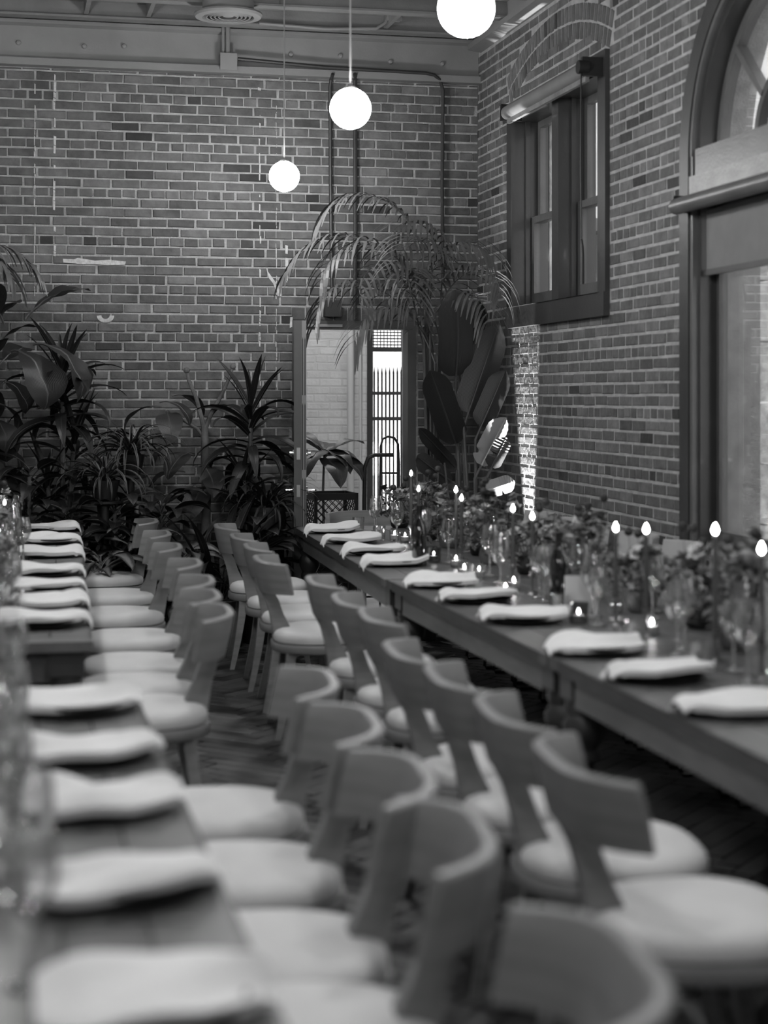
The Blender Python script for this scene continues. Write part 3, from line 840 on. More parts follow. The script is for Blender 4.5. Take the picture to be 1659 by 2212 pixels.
# ------------------------------------------------------------------ chairs
def sm(m): return m
def superoutline(n, wf, wb_, yb, yf, e=2.6):
    """rounded seat outline, widths at front and back"""
    out = []
    for k in range(n):
        t = 2 * pi * k / n; c_, s_ = cos(t), sin(t)
        x = math.copysign(abs(c_) ** (2 / e), c_); y = math.copysign(abs(s_) ** (2 / e), s_)
        yy = (yb + yf) / 2 + y * (yf - yb) / 2
        f = (yy - yb) / (yf - yb)
        out.append((x * (wb_ + (wf - wb_) * f) / 2, yy))
    return out
def make_klismos(label):
    """faces local +Y, origin on the floor under the seat centre"""
    t = thing('klismos_chair', label, 'chair')
    N_ = 36
    so_ = superoutline(N_, 0.53, 0.45, -0.250, 0.240)
    def ring(sc, z): return [(x * sc, y * sc, z) for x, y in so_]
    MB().loft([ring(0.93, 0.395), ring(0.985, 0.40), ring(1.0, 0.408), ring(1.0, 0.432), ring(0.985, 0.44), ring(0.9, 0.44)]).build('seat_frame', M['wood'], t, True)
    rings = []
    for sc, z in ((0.91, 0.44), (0.955, 0.447), (0.97, 0.464), (0.955, 0.482), (0.90, 0.496), (0.78, 0.506), (0.55, 0.511), (0.25, 0.512)):
        rings.append(ring(sc, z))
    MB().loft(rings).build('cushion', M['cushion'], t, True)
    # back rail: a broad board bent round the sitter
    half, sag = 0.262, 0.115
    def cyv(x): return -0.275 + sag * (abs(x) / half) ** 4
    rings = []
    nn = 32
    zt, zb = 0.842, 0.688
    for i in range(nn + 1):
        f_ = -1 + 2 * i / nn; x = half * (1.25 * f_ - 0.25 * f_ ** 3) if abs(f_) < 1 else half * f_
        dx = 0.002; sl = (cyv(x + dx) - cyv(x - dx)) / (2 * dx) if 0 < i < nn else (4 * sag / half) * (1 if x > 0 else -1)
        nl = math.hypot(1, sl); nx, ny = sl / nl, -1 / nl      # outward (backward) normal
        end = abs(x) / half; lift = -0.010 * end ** 3
        out = []
        for o_, z, dy in ((0.0, zb, 0.0), (0.028, zb, 0.0), (0.031, (zb + zt) / 2, -0.016), (0.029, zt - 0.006 + lift, -0.032), (0.022, zt + lift, -0.033),
                          (0.005, zt + lift, -0.031), (0.0, zt - 0.006 + lift, -0.030), (-0.001, (zb + zt) / 2, -0.015)):
            out.append((x + nx * o_, cyv(x) + ny * o_ + dy, z))
        rings.append(out)
    MB().loft(rings).build('back_rail', M['wood'], t, True)
    pr = []
    for z, yb_, yf_, hw in ((0.800, -0.318, -0.302, 0.026), (0.700, -0.300, -0.262, 0.028), (0.686, -0.300, -0.242, 0.029), (0.640, -0.276, -0.214, 0.029), (0.570, -0.256, -0.190, 0.030),
                            (0.510, -0.246, -0.160, 0.032), (0.490, -0.243, -0.156, 0.033), (0.445, -0.240, -0.190, 0.034), (0.400, -0.238, -0.196, 0.034)):
        pr.append([(-hw, yb_, z), (hw, yb_, z), (hw, yf_, z), (-hw, yf_, z)])
    MB().loft(pr).build('back_post', M['wood'], t)
    def leg(x0, y0_, x1, y1_, curve):
        pr = []
        for i in range(8):
            f = i / 7; z = 0.41 * (1 - f)
            k = f ** curve
            x = x0 + (x1 - x0) * k; y = y0_ + (y1_ - y0_) * k; h = 0.024 - 0.010 * f
            pr.append([(x - h, y - h, z), (x + h, y - h, z), (x + h, y + h, z), (x - h, y + h, z)])
        return MB().loft(pr)
    for s in (-1, 1):
        leg(s * 0.150, -0.165, s * 0.225, -0.235, 1.4).build('rear_leg', M['wood'], t)
        leg(s * 0.180, 0.165, s * 0.225, 0.225, 1.4).build('front_leg', M['wood'], t)
    return t
KL = [None]
def klismos(x, y, rz, label, group):
    if KL[0] is None:
        t = make_klismos(label); t.location = (x, y, 0); t.rotation_euler = (0, 0, rz); t['group'] = group; KL[0] = t; return t
    return dup(KL[0], (x, y, 0), rz, label, group)

def yc_of(zc, X): return (zc - X * sy) / cy
cr = random.Random(3)
RT = -pi / 2        # faces +X
LT = pi / 2         # faces -X
rows = [10.33, 9.55, 8.90, 8.20, 7.18, 6.49, 6.00, 5.15, 4.65, 4.11, 3.54]
xr = [1.60, 1.595, 1.58, 1.53, 1.61, 1.59, 1.595, 1.50, 1.51, 1.51, 1.49]
for i, (y, x) in enumerate(zip(rows, xr)):
    lab = ('pale wooden chair with cream cushion, %s from the far wall along the window-side table' % ORD[i]) if i < 10 else \
        'pale wooden chair, whole cream cushion showing, nearest in the window-side row'
    if i == 3: lab = 'pale wooden chair standing in full profile, last of the separate far four on the aisle'
    klismos(x, y, RT + radians(-4.5 if i < 4 else -6) + cr.uniform(-0.02, 0.02), lab, 'chairs on the aisle side of the window-side table')
rows = [10.8, 9.8, 8.95, 8.07, 7.30, 6.74, 6.24]
xl = [0.645, 0.625, 0.60, 0.60, 0.565, 0.52, 0.50]
for i, (zc, x) in enumerate(zip(rows, xl)):
    klismos(x, yc_of(zc, x), LT - radians(3) + cr.uniform(-0.03, 0.03), 'pale wooden chair with cream cushion, %s from the plants along the far long table' % ORD[i], 'chairs along the far long table')
for i, (y, x) in enumerate(((4.70, 0.58), (4.09, 0.565), (3.50, 0.545), (3.03, 0.535), (2.29, 0.555))):
    klismos(x, y, LT - radians(5) + cr.uniform(-0.02, 0.02), 'blurred pale wooden chair, %s from the far end of the nearest long table' % ORD[i], 'chairs along the nearest long table')
klismos(2.43, 11.16, pi, 'wooden chair at the head of the window-side table, only its back rail showing', 'chair at the head of the window-side table')

# far-side chairs: pale shell backs on thin black sled legs
def make_shell(label):
    t = thing('sled_chair', label, 'chair')
    rings = []
    half = 0.22
    for i in range(13):
        a_ = -0.9 + 1.8 * i / 12
        out = []
        for r_, z, dy in ((0.27, 0.60, 0), (0.285, 0.60, 0), (0.285, 0.905, -0.05), (0.278, 0.915, -0.05), (0.27, 0.905, -0.05)):
            out.append((r_ * sin(a_), -r_ * cos(a_) + 0.05 + dy, z))
        rings.append(out)
    MB().loft(rings).build('back_shell', M['shell'], t, True)
    so_ = superoutline(24, 0.46, 0.42, -0.2, 0.22)
    MB().loft([[(x * s_, y * s_, z) for x, y in so_] for s_, z in ((0.9, 0.42), (1, 0.43), (1, 0.46), (0.9, 0.475), (0.4, 0.48))]).build('seat', M['shell'], t, True)
    for s in (-1, 1):
        MB().tube([(s * 0.17, -0.16, 0.62), (s * 0.18, -0.17, 0.42), (s * 0.20, -0.22, 0.02), (s * 0.20, -0.20, 0.009), (s * 0.20, 0.20, 0.009), (s * 0.20, 0.21, 0.02), (s * 0.18, 0.17, 0.42)], 0.009, 6).build('sled_leg', M['metal_dark'], t)
    MB().box(-0.19, 0.19, 0.0, 0.02, 0.405, 0.42).build('seat_rail', M['metal_dark'], t)
    return t
sc0 = None
for i in range(12):
    y = 10.0 - i * 0.56
    lab = 'grey shell-backed chair on thin black legs against the window wall, %s from the corner' % ORD[i]
    if sc0 is None:
        sc0 = make_shell(lab); sc0.location = (3.02, y, 0); sc0.rotation_euler = (0, 0, pi / 2); sc0['group'] = 'chairs along the window wall'
    else: dup(sc0, (3.02 + cr.uniform(-.03, .03), y, 0), pi / 2 + cr.uniform(-.06, .06), lab, 'chairs along the window wall')

# ------------------------------------------------------------------ tables
TH = 0.76
def make_table(label, x0, y0_, L, W, rot, group):
    """aisle edge along local x = 0, top runs in +x by W and in +y by L"""
    t = thing('dining_table', label, 'table', (x0, y0_, 0), rot, group)
    nb_ = 7; wd = (W - 0.02) / nb_
    r = random.Random(int(x0 * 100 + y0_ * 10))
    vm_ = []
    for q in range(3):
        mb = MB(); c = 0.003
        pts = [(c, TH - 0.034), (wd - c, TH - 0.034), (wd - 0.001, TH - 0.03), (wd - 0.001, TH - c), (wd - c, TH), (c, TH), (0.001, TH - c), (0.001, TH - 0.03)]
        mb.prism(pts, 0.09, L - 0.09, 'y'); vm_.append(mb.data('plank', M['table_wood']))
    for k in range(nb_): link('plank', vm_[k % 3], t, loc=(0.01 + k * wd, 0, r.uniform(-0.001, 0.0005)))
    for ye in (0.0, L - 0.088): MB().box(0.0, W, ye, ye + 0.088, TH - 0.036, TH).build('breadboard_end', M['table_wood'], t)
    MB().box(0.0, 0.012, 0.088, L - 0.088, TH - 0.042, TH - 0.001).box(W - 0.012, W, 0.088, L - 0.088, TH - 0.042, TH - 0.001).build('edge_lip', M['leg_dark'], t)
    for n_, bx in (('apron', (0.035, 0.058, 0.16, L - 0.16)), ('apron', (W - 0.058, W - 0.035, 0.16, L - 0.16))):
        MB().box(*bx, TH - 0.145, TH - 0.042).build(n_, M['table_edge'], t)
    for yy in (0.05, L - 0.073): MB().box(0.14, W - 0.14, yy, yy + 0.023, TH - 0.145, TH - 0.042).build('end_apron', M['table_edge'], t)
    pr = [(0.036, 0.0), (0.04, 0.03), (0.03, 0.06), (0.042, 0.12), (0.052, 0.20), (0.048, 0.28), (0.030, 0.34), (0.028, 0.37), (0.044, 0.385), (0.044, 0.40), (0.034, 0.415), (0.050, 0.45), (0.053, 0.485), (0.040, 0.515), (0.046, 0.53), (0.046, 0.555), (0.03, 0.562)]
    pr = [(r_ * 1.32, z_ * 1.13) for r_, z_ in pr]
    ld = MB().lathe(pr, 20).box(-0.062, 0.062, -0.062, 0.062, 0.633, TH - 0.037).data('leg', M['leg_dark'], True)
    for lx in (0.092, W - 0.092):
        for ly in (0.085, L - 0.085): link('leg', ld, t, loc=(lx, ly, 0))
    return t
gA = 'window-side dining tables'; gB = 'long dining tables left of the aisle'
TR = []
# window-side tables, aisle edge near X = 1.78
make_table('far window-side wooden table, its corner by the open steel door', 1.765, 7.86, 3.32, 0.98, radians(-2.3), gA)
make_table('middle window-side wooden table with turned legs', 1.775, 5.44, 2.40, 0.98, 0, gA)
make_table('nearest window-side wooden table, running out of the frame', 1.775, 2.98, 2.44, 0.98, 0, gA)
make_table('farthest long wooden table, beside the potted plants', 0.41, 8.82, 2.66, -1.0, radians(-2.3), gB) if False else None
def make_table_left(label, xe, y0_, L, rot):
    # aisle edge at the +x side
    a_ = rot; W = 1.0
    return make_table(label, xe - W * cos(a_), y0_ - W * sin(a_), L, W, rot, gB)
make_table_left('farthest long wooden table, beside the potted plants', 0.425, 8.84, 2.62, radians(-2.0))
make_table_left('long wooden table whose near end faces the gap between tables', 0.320, 6.10, 2.70, radians(-2.0))
make_table_left('nearest long wooden table, strongly blurred in front', 0.385, 1.75, 3.42, 0)

# ------------------------------------------------------------------ place settings
def napkin_data(seed, side):
    """folded linen cloth, local +x towards the sitter; lies on a stack of plates (top z = 0.028), its tail falls off past the table edge"""
    r = random.Random(seed)
    nu, nv = 22, 14
    ph = [r.uniform(0, 6.28) for _ in range(8)]
    amp = r.uniform(0.8, 1.5)
    tail = r.uniform(0.03, 0.075) if side else 0.0
    umax = 0.345 if side else 0.335
    top = []; bot = []
    for i in range(nu + 1):
        f = i / nu
        u = -0.165 + umax * f
        wv = 0.120 * (1 - 0.55 * max(0, (f - 0.62) / 0.38) ** 1.3) * (1 - 0.3 * max(0, (0.2 - f) / 0.2) ** 2)
        yo = 0.02 * sin(ph[6] + 2.2 * f) + 0.015 * (f - 0.5)
        for j in range(nv + 1):
            q = -1 + 2 * j / nv
            v = yo + q * wv + 0.006 * sin(9 * f + ph[0] + q)
            base = 0.046 - 0.034 * min(1, max(0, (u - 0.125) / 0.055)) ** 2 if u > 0.125 else 0.046
            if side and u > 0.172: base -= tail * ((u - 0.172) / 0.018)
            z = base + amp * (0.007 * sin(2.6 * q + ph[1] + 3 * f) + 0.006 * sin(5.5 * q + ph[2] - 4 * f) + 0.006 * sin(7 * f + ph[3] + q * 1.4))
            z += 0.014 * math.exp(-((q - 0.2 * sin(ph[4])) / 0.22) ** 2) * (0.6 + 0.4 * sin(ph[5] + 5 * f))
            if abs(q) > 0.86: z -= 0.006
            z = max(z, 0.034) if u < 0.12 else z
            top.append((u, v, z)); bot.append((u * 0.985, v * 0.97, z - (0.018 if u < 0.14 else 0.006)))
    mb = MB(); W_ = nv + 1; n = len(top)
    fs = []
    for i in range(nu):
        for j in range(nv):
            a_, b_, c_, d_ = i * W_ + j, (i + 1) * W_ + j, (i + 1) * W_ + j + 1, i * W_ + j + 1
            fs.append((a_, b_, c_, d_)); fs.append((a_ + n, d_ + n, c_ + n, b_ + n))
    edge = [j for j in range(W_)] + [i * W_ + nv for i in range(1, nu + 1)] + [nu * W_ + j for j in range(nv - 1, -1, -1)] + [i * W_ for i in range(nu - 1, 0, -1)]
    for k in range(len(edge)):
        a_, b_ = edge[k], edge[(k + 1) % len(edge)]
        fs.append((b_, a_, a_ + n, b_ + n))
    mb.add(top + bot, fs)
    return mb.data('napkin', M['linen'], True)
NAP = [napkin_data(s, 1) for s in range(9)]
NAPF = [napkin_data(s + 20, 0) for s in range(9)]
charger_d = MB().lathe([(0.0, 0.004), (0.09, 0.003), (0.095, 0.0), (0.105, 0.002), (0.148, 0.013), (0.150, 0.016), (0.146, 0.017), (0.105, 0.008), (0.0, 0.008)], 36).data('dinner_plate', M['plate'], True)
side_d = MB().lathe([(0.0, 0.009), (0.07, 0.009), (0.075, 0.009), (0.128, 0.026), (0.130, 0.029), (0.126, 0.030), (0.085, 0.018), (0.0, 0.017)], 36).data('salad_plate', M['plate'], True)
fork_mb = MB().prism([(-0.10, -0.004), (0.02, -0.003), (0.035, -0.011), (0.06, -0.012), (0.098, -0.011), (0.098, -0.007), (0.062, -0.006), (0.062, -0.002), (0.098, -0.002), (0.098, 0.002), (0.062, 0.002), (0.062, 0.006), (0.098, 0.007), (0.098, 0.011), (0.06, 0.012), (0.035, 0.011), (0.02, 0.003), (-0.10, 0.006)], 0.0, 0.003, 'z')
fork_d = fork_mb.data('fork', M['chrome'])
def setting(i, x, y, rz, where, grp, fork=True):
    e = TH + 0.0012
    o = link('dinner_plate', charger_d, loc=(x, y, e)); tag(o, 'black stoneware dinner plate, %s %s' % (ORD[i], where), 'plate', 'dinner plates ' + grp)
    o = link('salad_plate', side_d, loc=(x, y, e)); tag(o, 'smaller black plate stacked under the napkin, %s %s' % (ORD[i], where), 'plate', 'small plates ' + grp)
    o = link('napkin', (NAP if y > 6.0 and not (abs(rz) > 1 and y < 8.0) else NAPF)[(i * 5 + int(y * 3)) % 9], loc=(x, y, e), rot=(0, 0, rz)); tag(o, 'crumpled pale linen napkin, %s %s' % (ORD[i], where), 'napkin', 'napkins ' + grp)
    if fork:
        u = Vector((cos(rz), sin(rz), 0)); v = Vector((-sin(rz), cos(rz), 0))
        q = Vector((x, y, e)) - v * 0.185 * (1 if abs(rz) < 1 else -1)
        o = link('fork', fork_d, loc=q, rot=(0, 0, rz + pi + RND.uniform(-0.1, 0.1))); tag(o, 'steel fork beside the plate, %s %s' % (ORD[i], where), 'fork', 'forks ' + grp)
R_SET = [(708, 1139), (748, 1160), (790, 1184), (835, 1207), (930, 1251), (1020, 1282), (1120, 1324), (1280, 1388), (1420, 1442), (1590, 1510)]
RP = []
for i, (px, py) in enumerate(R_SET):
    p = at_z(px, py, TH + 0.035)
    x = 1.98 - 0.04 * (p.y - 7.9) * 0 + (0.10 if p.y > 10 else 0.05 if p.y > 8.6 else 0)
    edge = 1.775 if p.y < 7.86 else 1.765 + (p.y - 7.86) * math.tan(radians(2.3))
    x = edge + 0.172
    RP.append((x, p.y))
    setting(i, x, p.y, pi, 'from the far wall along the window-side table', 'on the window-side table')
setting(10, 1.947, 3.62, pi, 'and last, at the right frame edge', 'on the window-side table')
L_SET = [1136, 1161, 1189, 1228, 1260, 1293, 1332]
for i, py in enumerate(L_SET):
    p = at_z(115, py, TH + 0.035)
    edge = 0.425 + (p.y - 8.84) * math.tan(radians(2.0)) if p.y > 8.84 else 0.320 + (p.y - 6.10) * math.tan(radians(2.0))
    setting(i, edge - 0.175, p.y, 0, 'from the plants along the far long table', 'on the far long table')
for i, py in enumerate([1507, 1605, 1712, 1885, 2150]):
    p = at_z(240, py, TH + 0.035)
    setting(i, 0.385 - 0.175, p.y, 0, 'from the gap along the nearest long table', 'on the nearest long table')

# ------------------------------------------------------------------ glassware, candles, flowers
wg = MB().lathe([(0.0, 0.1005), (0.012, 0.102), (0.030, 0.122), (0.040, 0.148), (0.0425, 0.172), (0.040, 0.20), (0.034, 0.232), (0.033, 0.2325), (0.039, 0.20), (0.0415, 0.172), (0.039, 0.149), (0.029, 0.124), (0.010, 0.106), (0.0, 0.104)], 24)
wine_d = wg.data('wine_glass', M['glass'], True)
stem_d = MB().lathe([(0.0, 0.0), (0.034, 0.0), (0.036, 0.003), (0.012, 0.009), (0.0052, 0.018), (0.0044, 0.06), (0.0048, 0.092), (0.010, 0.103), (0.0, 0.106)], 20).data('stem', M['glass_solid'], True)
tm = MB().lathe([(0.0, 0.001), (0.032, 0.001), (0.036, 0.006), (0.039, 0.085), (0.0375, 0.086), (0.034, 0.012), (0.0, 0.011)], 24)
tumb_d = tm.data('tumbler', M['glass'], True); smoke_d = tm.data('tumbler', M['smoked'], True)
def flame_mb(h=0.034, r=0.0085, z=0.0):
    return MB().lathe([(0.0, z), (r * 0.6, z + h * 0.1), (r, z + h * 0.32), (r * 0.75, z + h * 0.6), (r * 0.3, z + h * 0.85), (0.0, z + h)], 12)
def taper(px, py, i, X, label):
    p = at_x(px, py + 10, X); h = p.z - TH
    t = thing('taper_candle', label, 'candle', (p.x, p.y, TH + 0.001), 0, 'lit taper candles')
    hh = min(0.10, h * 0.3)
    MB().lathe([(0.0, 0.0), (0.038, 0.0), (0.036, 0.006), (0.008, 0.012), (0.006, hh - 0.03), (0.013, hh - 0.02), (0.015, hh), (0.0, hh)], 16).build('holder', M['brass'], t, True)
    MB().tube([(0, 0, hh), (0, 0, h)], [0.0115, 0.0085], 12).build('wax_taper', M['candle'], t, True)
    MB().tube([(0, 0, h), (0.001, 0, h + 0.008)], 0.001, 5).build('wick', M['iron'], t)
    flame_mb(0.036, 0.0095, h + 0.004).build('flame', M['flame'], t, True)
tp = [(888, 1020), (904, 1053), (985, 1056), (997, 1074), (1108, 1098), (1150, 1115), (1330, 1141), (1396, 1145), (1545, 1148), (1645, 1190)]
for i, (px, py) in enumerate(tp):
    taper(px, py, i, 2.27 + (0.10 if py < 1080 else 0), 'tall dark lit taper candle on the window-side table, %s from the far wall' % ORD[i])
p = at_y(10, 1083, 10.2); taper(10, 1083, 0, p.x, 'lit taper candle on the far long table at the left frame edge')

def votive(x, y, label, big=False):
    t = thing('votive_candle', label, 'candle', (x, y, TH + 0.001), 0, 'lit votive candles')
    link('glass_cup', tumb_d if not big else smoke_d, t, scale=(0.8, 0.8, 0.75) if not big else (1, 1, 0.95))
    MB().lathe([(0.0, 0.012), (0.024, 0.012), (0.024, 0.034), (0.0, 0.034)], 14).build('wax', M['wax'], t, True)
    flame_mb(0.022, 0.006, 0.037).build('flame', M['votive_flame'], t, True)
VOT = [(852, 1168), (875, 1172), (897, 1190), (937, 1215), (985, 1225), (1003, 1245), (1035, 1250), (1092, 1290), (1110, 1275), (1408, 1372), (1250, 1348), (1330, 1325)]
for i, (px, py) in enumerate(VOT):
    p = at_z(px, py, TH); votive(p.x, p.y, 'small glowing votive candle in a glass on the window-side table, %s from the far wall' % ORD[i], i in (3, 10))
nv_ = 0
for x, y in ((0.0, 10.7), (-0.01, 9.5), (0.0, 8.45), (-0.04, 7.2), (-0.06, 6.55), (-0.03, 4.55), (-0.06, 3.8), (-0.05, 3.15), (-0.06, 2.7)):
    votive(x, y, 'small glowing votive candle at the left frame edge, %s from the plants' % ORD[nv_]); nv_ += 1
def blockd(x, y, taken, r=0.05): return any((x - a_) ** 2 + (y - b_) ** 2 < (r + c_) ** 2 for a_, b_, c_ in taken)
taken = [(o.location.x, o.location.y, 0.035) for o in bpy.data.objects if o.get('category') == 'candle']
taken += [(x, y, 0.155) for x, y in RP]
# wine glasses by each setting
gi = 0
WG = []
cands = [(1478, 1405), (1585, 1450), (1640, 1470), (1291, 1352), (1175, 1300), (1058, 1245), (1250, 1300)]
for px, py in cands: p = at_z(px, py, TH); WG.append((p.x, p.y))
for x, y in RP:
    WG.append((x + 0.245, y - 0.13)); WG.append((x + 0.30, y + 0.06)); WG.append((x + 0.52, y - 0.02)); WG.append((x + 0.60, y + 0.16))
ok = []
for x, y in WG:
    if not blockd(x, y, taken, 0.045) and x < 2.72: taken.append((x, y, 0.045)); ok.append((x, y))
ok.sort(key=lambda q: -q[1])
def ordn(i):
    if i < 15: return ORD[i]
    tens = {1: '', 2: 'twenty', 3: 'thirty', 4: 'forty', 5: 'fifty'}
    if i < 19: return ['sixteenth', 'seventeenth', 'eighteenth', 'nineteenth'][i - 15]
    n = i + 1; a_, b_ = divmod(n, 10)
    return (tens[a_][:-1] + 'ieth') if b_ == 0 else tens[a_] + '-' + ORD[b_ - 1]
for i, (x, y) in enumerate(ok):
    s = RND.uniform(0.95, 1.06)
    o = link('wine_glass', wine_d, loc=(x, y, TH + 0.001), scale=(s, s, s)); tag(o, 'clear stemmed wine glass on the window-side table, %s from the far wall' % ordn(i), 'wine glass', 'wine glasses on the window-side table'); link('stem', stem_d, o)
LW = []
for i in range(12): LW.append((0.13 + RND.uniform(-.03, .03), 11.2 - i * 0.42))
for i in range(7): LW.append((0.03 + RND.uniform(-.02, .02), 4.95 - i * 0.40)); 
n_ = 0
for x, y in LW:
    if 5.2 < y < 6.15: continue
    o = link('wine_glass', wine_d, loc=(x - (0.0 if y < 6 else 0.10 if y < 8.8 else 0.03), y, TH + 0.001)); tag(o, 'clear wine glass at the left frame edge, %s from the plants' % ordn(n_), 'wine glass', 'wine glasses on the long tables'); link('stem', stem_d, o); n_ += 1
for i in range(9):
    y = 10.9 - i * 1.02
    if 5.2 < y < 6.2: continue
    o = link('tumbler', tumb_d, loc=(0.055 if y > 6 else -0.03, y + 0.2, TH + 0.001)); tag(o, 'clear water tumbler on the long tables, %s from the plants' % ORD[i], 'tumbler', 'tumblers on the long tables')
nt = 0
for i, (x, y) in enumerate(RP):
    x, y = x + 0.20, y + 0.14
    if not blockd(x, y, taken, 0.04):
        taken.append((x, y, 0.04)); o = link('tumbler', tumb_d, loc=(x, y, TH + 0.001)); tag(o, 'clear water tumbler on the window-side table, %s from the far wall' % ORD[nt], 'tumbler', 'tumblers on the window-side table'); nt += 1
# bottles and card
bt = MB().lathe([(0.0, 0.0), (0.036, 0.0), (0.038, 0.005), (0.038, 0.175), (0.032, 0.205), (0.016, 0.235), (0.0135, 0.25), (0.0135, 0.295), (0.0155, 0.297), (0.0155, 0.305), (0.0, 0.306)], 20)
for i, (px, py, lab) in enumerate(((1207, 1312, 'dark bottle standing beside the upright pale card'), (906, 1222, 'slim dark bottle between the glasses at the far part of the window-side table'))):
    p = at_z(px, py, TH)
    t = thing('bottle', lab, 'bottle', (p.x, p.y, TH + 0.001), 0, 'dark bottles on the window-side table')
    bt.build('body', M['bottle'], t, True)
    MB().lathe([(0.0140, 0.262), (0.0140, 0.294), (0.0162, 0.298), (0.0160, 0.306), (0.0, 0.308)], 16).build('stopper', M['iron'], t, True)
p = at_z(1245, 1330, TH)
t = thing('menu_card', 'pale upright card standing among the flowers beside the dark bottle', 'card', (p.x + 0.02, p.y, TH + 0.001), radians(-20))
MB().box(-0.065, 0.065, -0.002, 0.002, 0.003, 0.155).build('card', M['card'], t)
MB().box(-0.03, 0.03, -0.015, 0.015, 0.0, 0.006).build('stand', M['brass'], t)

def blob(mb, c, r, rr_, n=7):
    """ruffled petal head: overlapping cupped petals around a centre"""
    for ring_ in range(2):
        for k in range(n):
            a_ = 2 * pi * (k + 0.5 * ring_) / n + rr_.uniform(-.2, .2)
            el = 0.25 + 0.7 * ring_ + rr_.uniform(-.15, .15)
            d = Vector((cos(a_) * cos(el), sin(a_) * cos(el), sin(el)))
            s_ = Vector((-sin(a_), cos(a_), 0))
            u_ = d.cross(s_)
            q = Vector(c); w_ = r * 0.5
            mb.add([q, q + d * r * 0.55 + s_ * w_, q + d * r * 1.0 + s_ * w_ * 0.55 - u_ * r * 0.15, q + d * r * 1.05 - u_ * r * 0.2, q + d * r - s_ * w_ * 0.55 - u_ * r * 0.15, q + d * r * 0.55 - s_ * w_], [(0, 1, 2, 3), (0, 3, 4, 5)])
def ball(mb, c, r, seed):
    rr_ = random.Random(seed)
    prof = [(0.0, -r)] + [(r * cos(t) * rr_.uniform(0.9, 1.1), r * sin(t)) for t in (-1.0, -0.5, 0.0, 0.5, 1.0)] + [(0.0, r)]
    mb.lathe(prof, 9, c)
BL = []
for q in range(3):
    rr_ = random.Random(40 + q); mb = MB(); blob(mb, (0, 0, 0), 0.030, rr_); ball(mb, (0, 0, 0.004), 0.009, q); BL.append(mb)
def arrangement(x, y, i, label, group, h=0.24):
    r = random.Random(100 + i)
    t = thing('flower_arrangement', label, 'flowers', (x, y, TH + 0.001), r.uniform(0, 6), group)
    MB().lathe([(0.0, 0.0), (0.045, 0.0), (0.055, 0.01), (0.062, 0.05), (0.052, 0.085), (0.048, 0.085), (0.056, 0.05), (0.05, 0.012), (0.0, 0.01)], 18).build('vase', M[('pot_dark', 'pot_mid')[i % 2]], t, True)
    fo = MB()
    for k in range(240):
        a_ = r.uniform(0, 2 * pi); rad = 0.135 * math.sqrt(r.random()); z = 0.06 + r.random() * h * (1 - (rad / 0.2) ** 2)
        c_ = Vector((rad * cos(a_), rad * sin(a_), z)); d = Vector((r.uniform(-1, 1), r.uniform(-1, 1), r.uniform(-0.2, 1))).normalized()
        s_ = d.cross(Vector((0, 0, 1))).normalized(); l_ = r.uniform(0.03, 0.06); w_ = l_ * 0.28
        fo.add([c_, c_ + d * l_ * 0.5 + s_ * w_, c_ + d * l_ - Vector((0, 0, 0.005)), c_ + d * l_ * 0.5 - s_ * w_], [(0, 1, 2, 3)])
    for k in range(14):
        a_ = r.uniform(0, 2 * pi); rad = 0.13 * math.sqrt(r.random())
        fo.tube([(0, 0, 0.05), (rad * 0.6 * cos(a_), rad * 0.6 * sin(a_), h * 0.6), (rad * cos(a_), rad * sin(a_), h * r.uniform(0.8, 1.15))], 0.0016, 4)
    fo.build('greenery', M['herb'], t, kind='stuff')
    for k in range(11):
        a_ = 2 * pi * k / 11 + r.uniform(-.3, .3); rad = r.uniform(0.02, 0.13); z = 0.07 + h * r.uniform(0.45, 0.95)
        kind_ = ('bloom_mid', 'bloom_light', 'bloom_mid', 'bloom_light', 'bloom_dark')[(k + i) % 5]
        key = (k % 3, kind_)
        if key not in BLD: BLD[key] = BL[k % 3].data('bloom', M[kind_])
        link('bloom', BLD[key], t, loc=(rad * cos(a_), rad * sin(a_), z), rot=(r.uniform(-.6, .6), r.uniform(-.6, .6), a_), scale=[r.uniform(0.8, 1.4)] * 3)
    for k in range(3):
        a_ = r.uniform(0, 2 * pi); rad = r.uniform(0.03, 0.12); z = h + r.uniform(0.04, 0.13)
        st = MB().tube([(rad * 0.4 * cos(a_), rad * 0.4 * sin(a_), 0.08), (rad * 0.8 * cos(a_), rad * 0.8 * sin(a_), z * 0.6), (rad * cos(a_), rad * sin(a_), z)], 0.0014, 5).build('flower_stem', M['stem'], t)
        mb = MB(); ball(mb, (rad * cos(a_), rad * sin(a_), z + 0.012), 0.019, i * 3 + k); mb.build('scabious_head', M['bloom_dark'], st, True)
    return t
BLD = {}
na = 0
for i in range(15):
    y = 10.95 - i * 0.50
    x = 2.50 + 0.05 * sin(i * 2.1) + (0.06 if y > 9.5 else 0)
    if blockd(x, y, [q for q in taken if q[2] < 0.04], 0.045): x += 0.09
    arrangement(x, y, i, 'low vase of mixed flowers and dark blooms, %s from the far wall' % ORD[i], 'flowers on the window-side table', h=0.20 + 0.05 * ((i * 7) % 3))
nl = 0
for i in range(15):
    y = 11.0 - i * 0.62
    if 5.0 < y < 6.2: continue
    arrangement((-0.09 if y > 6 else -0.24) + 0.02 * sin(i), y, i + 20, 'low vase of mixed flowers at the left frame edge, %s from the plants' % ORD[nl], 'flowers on the long tables'); nl += 1
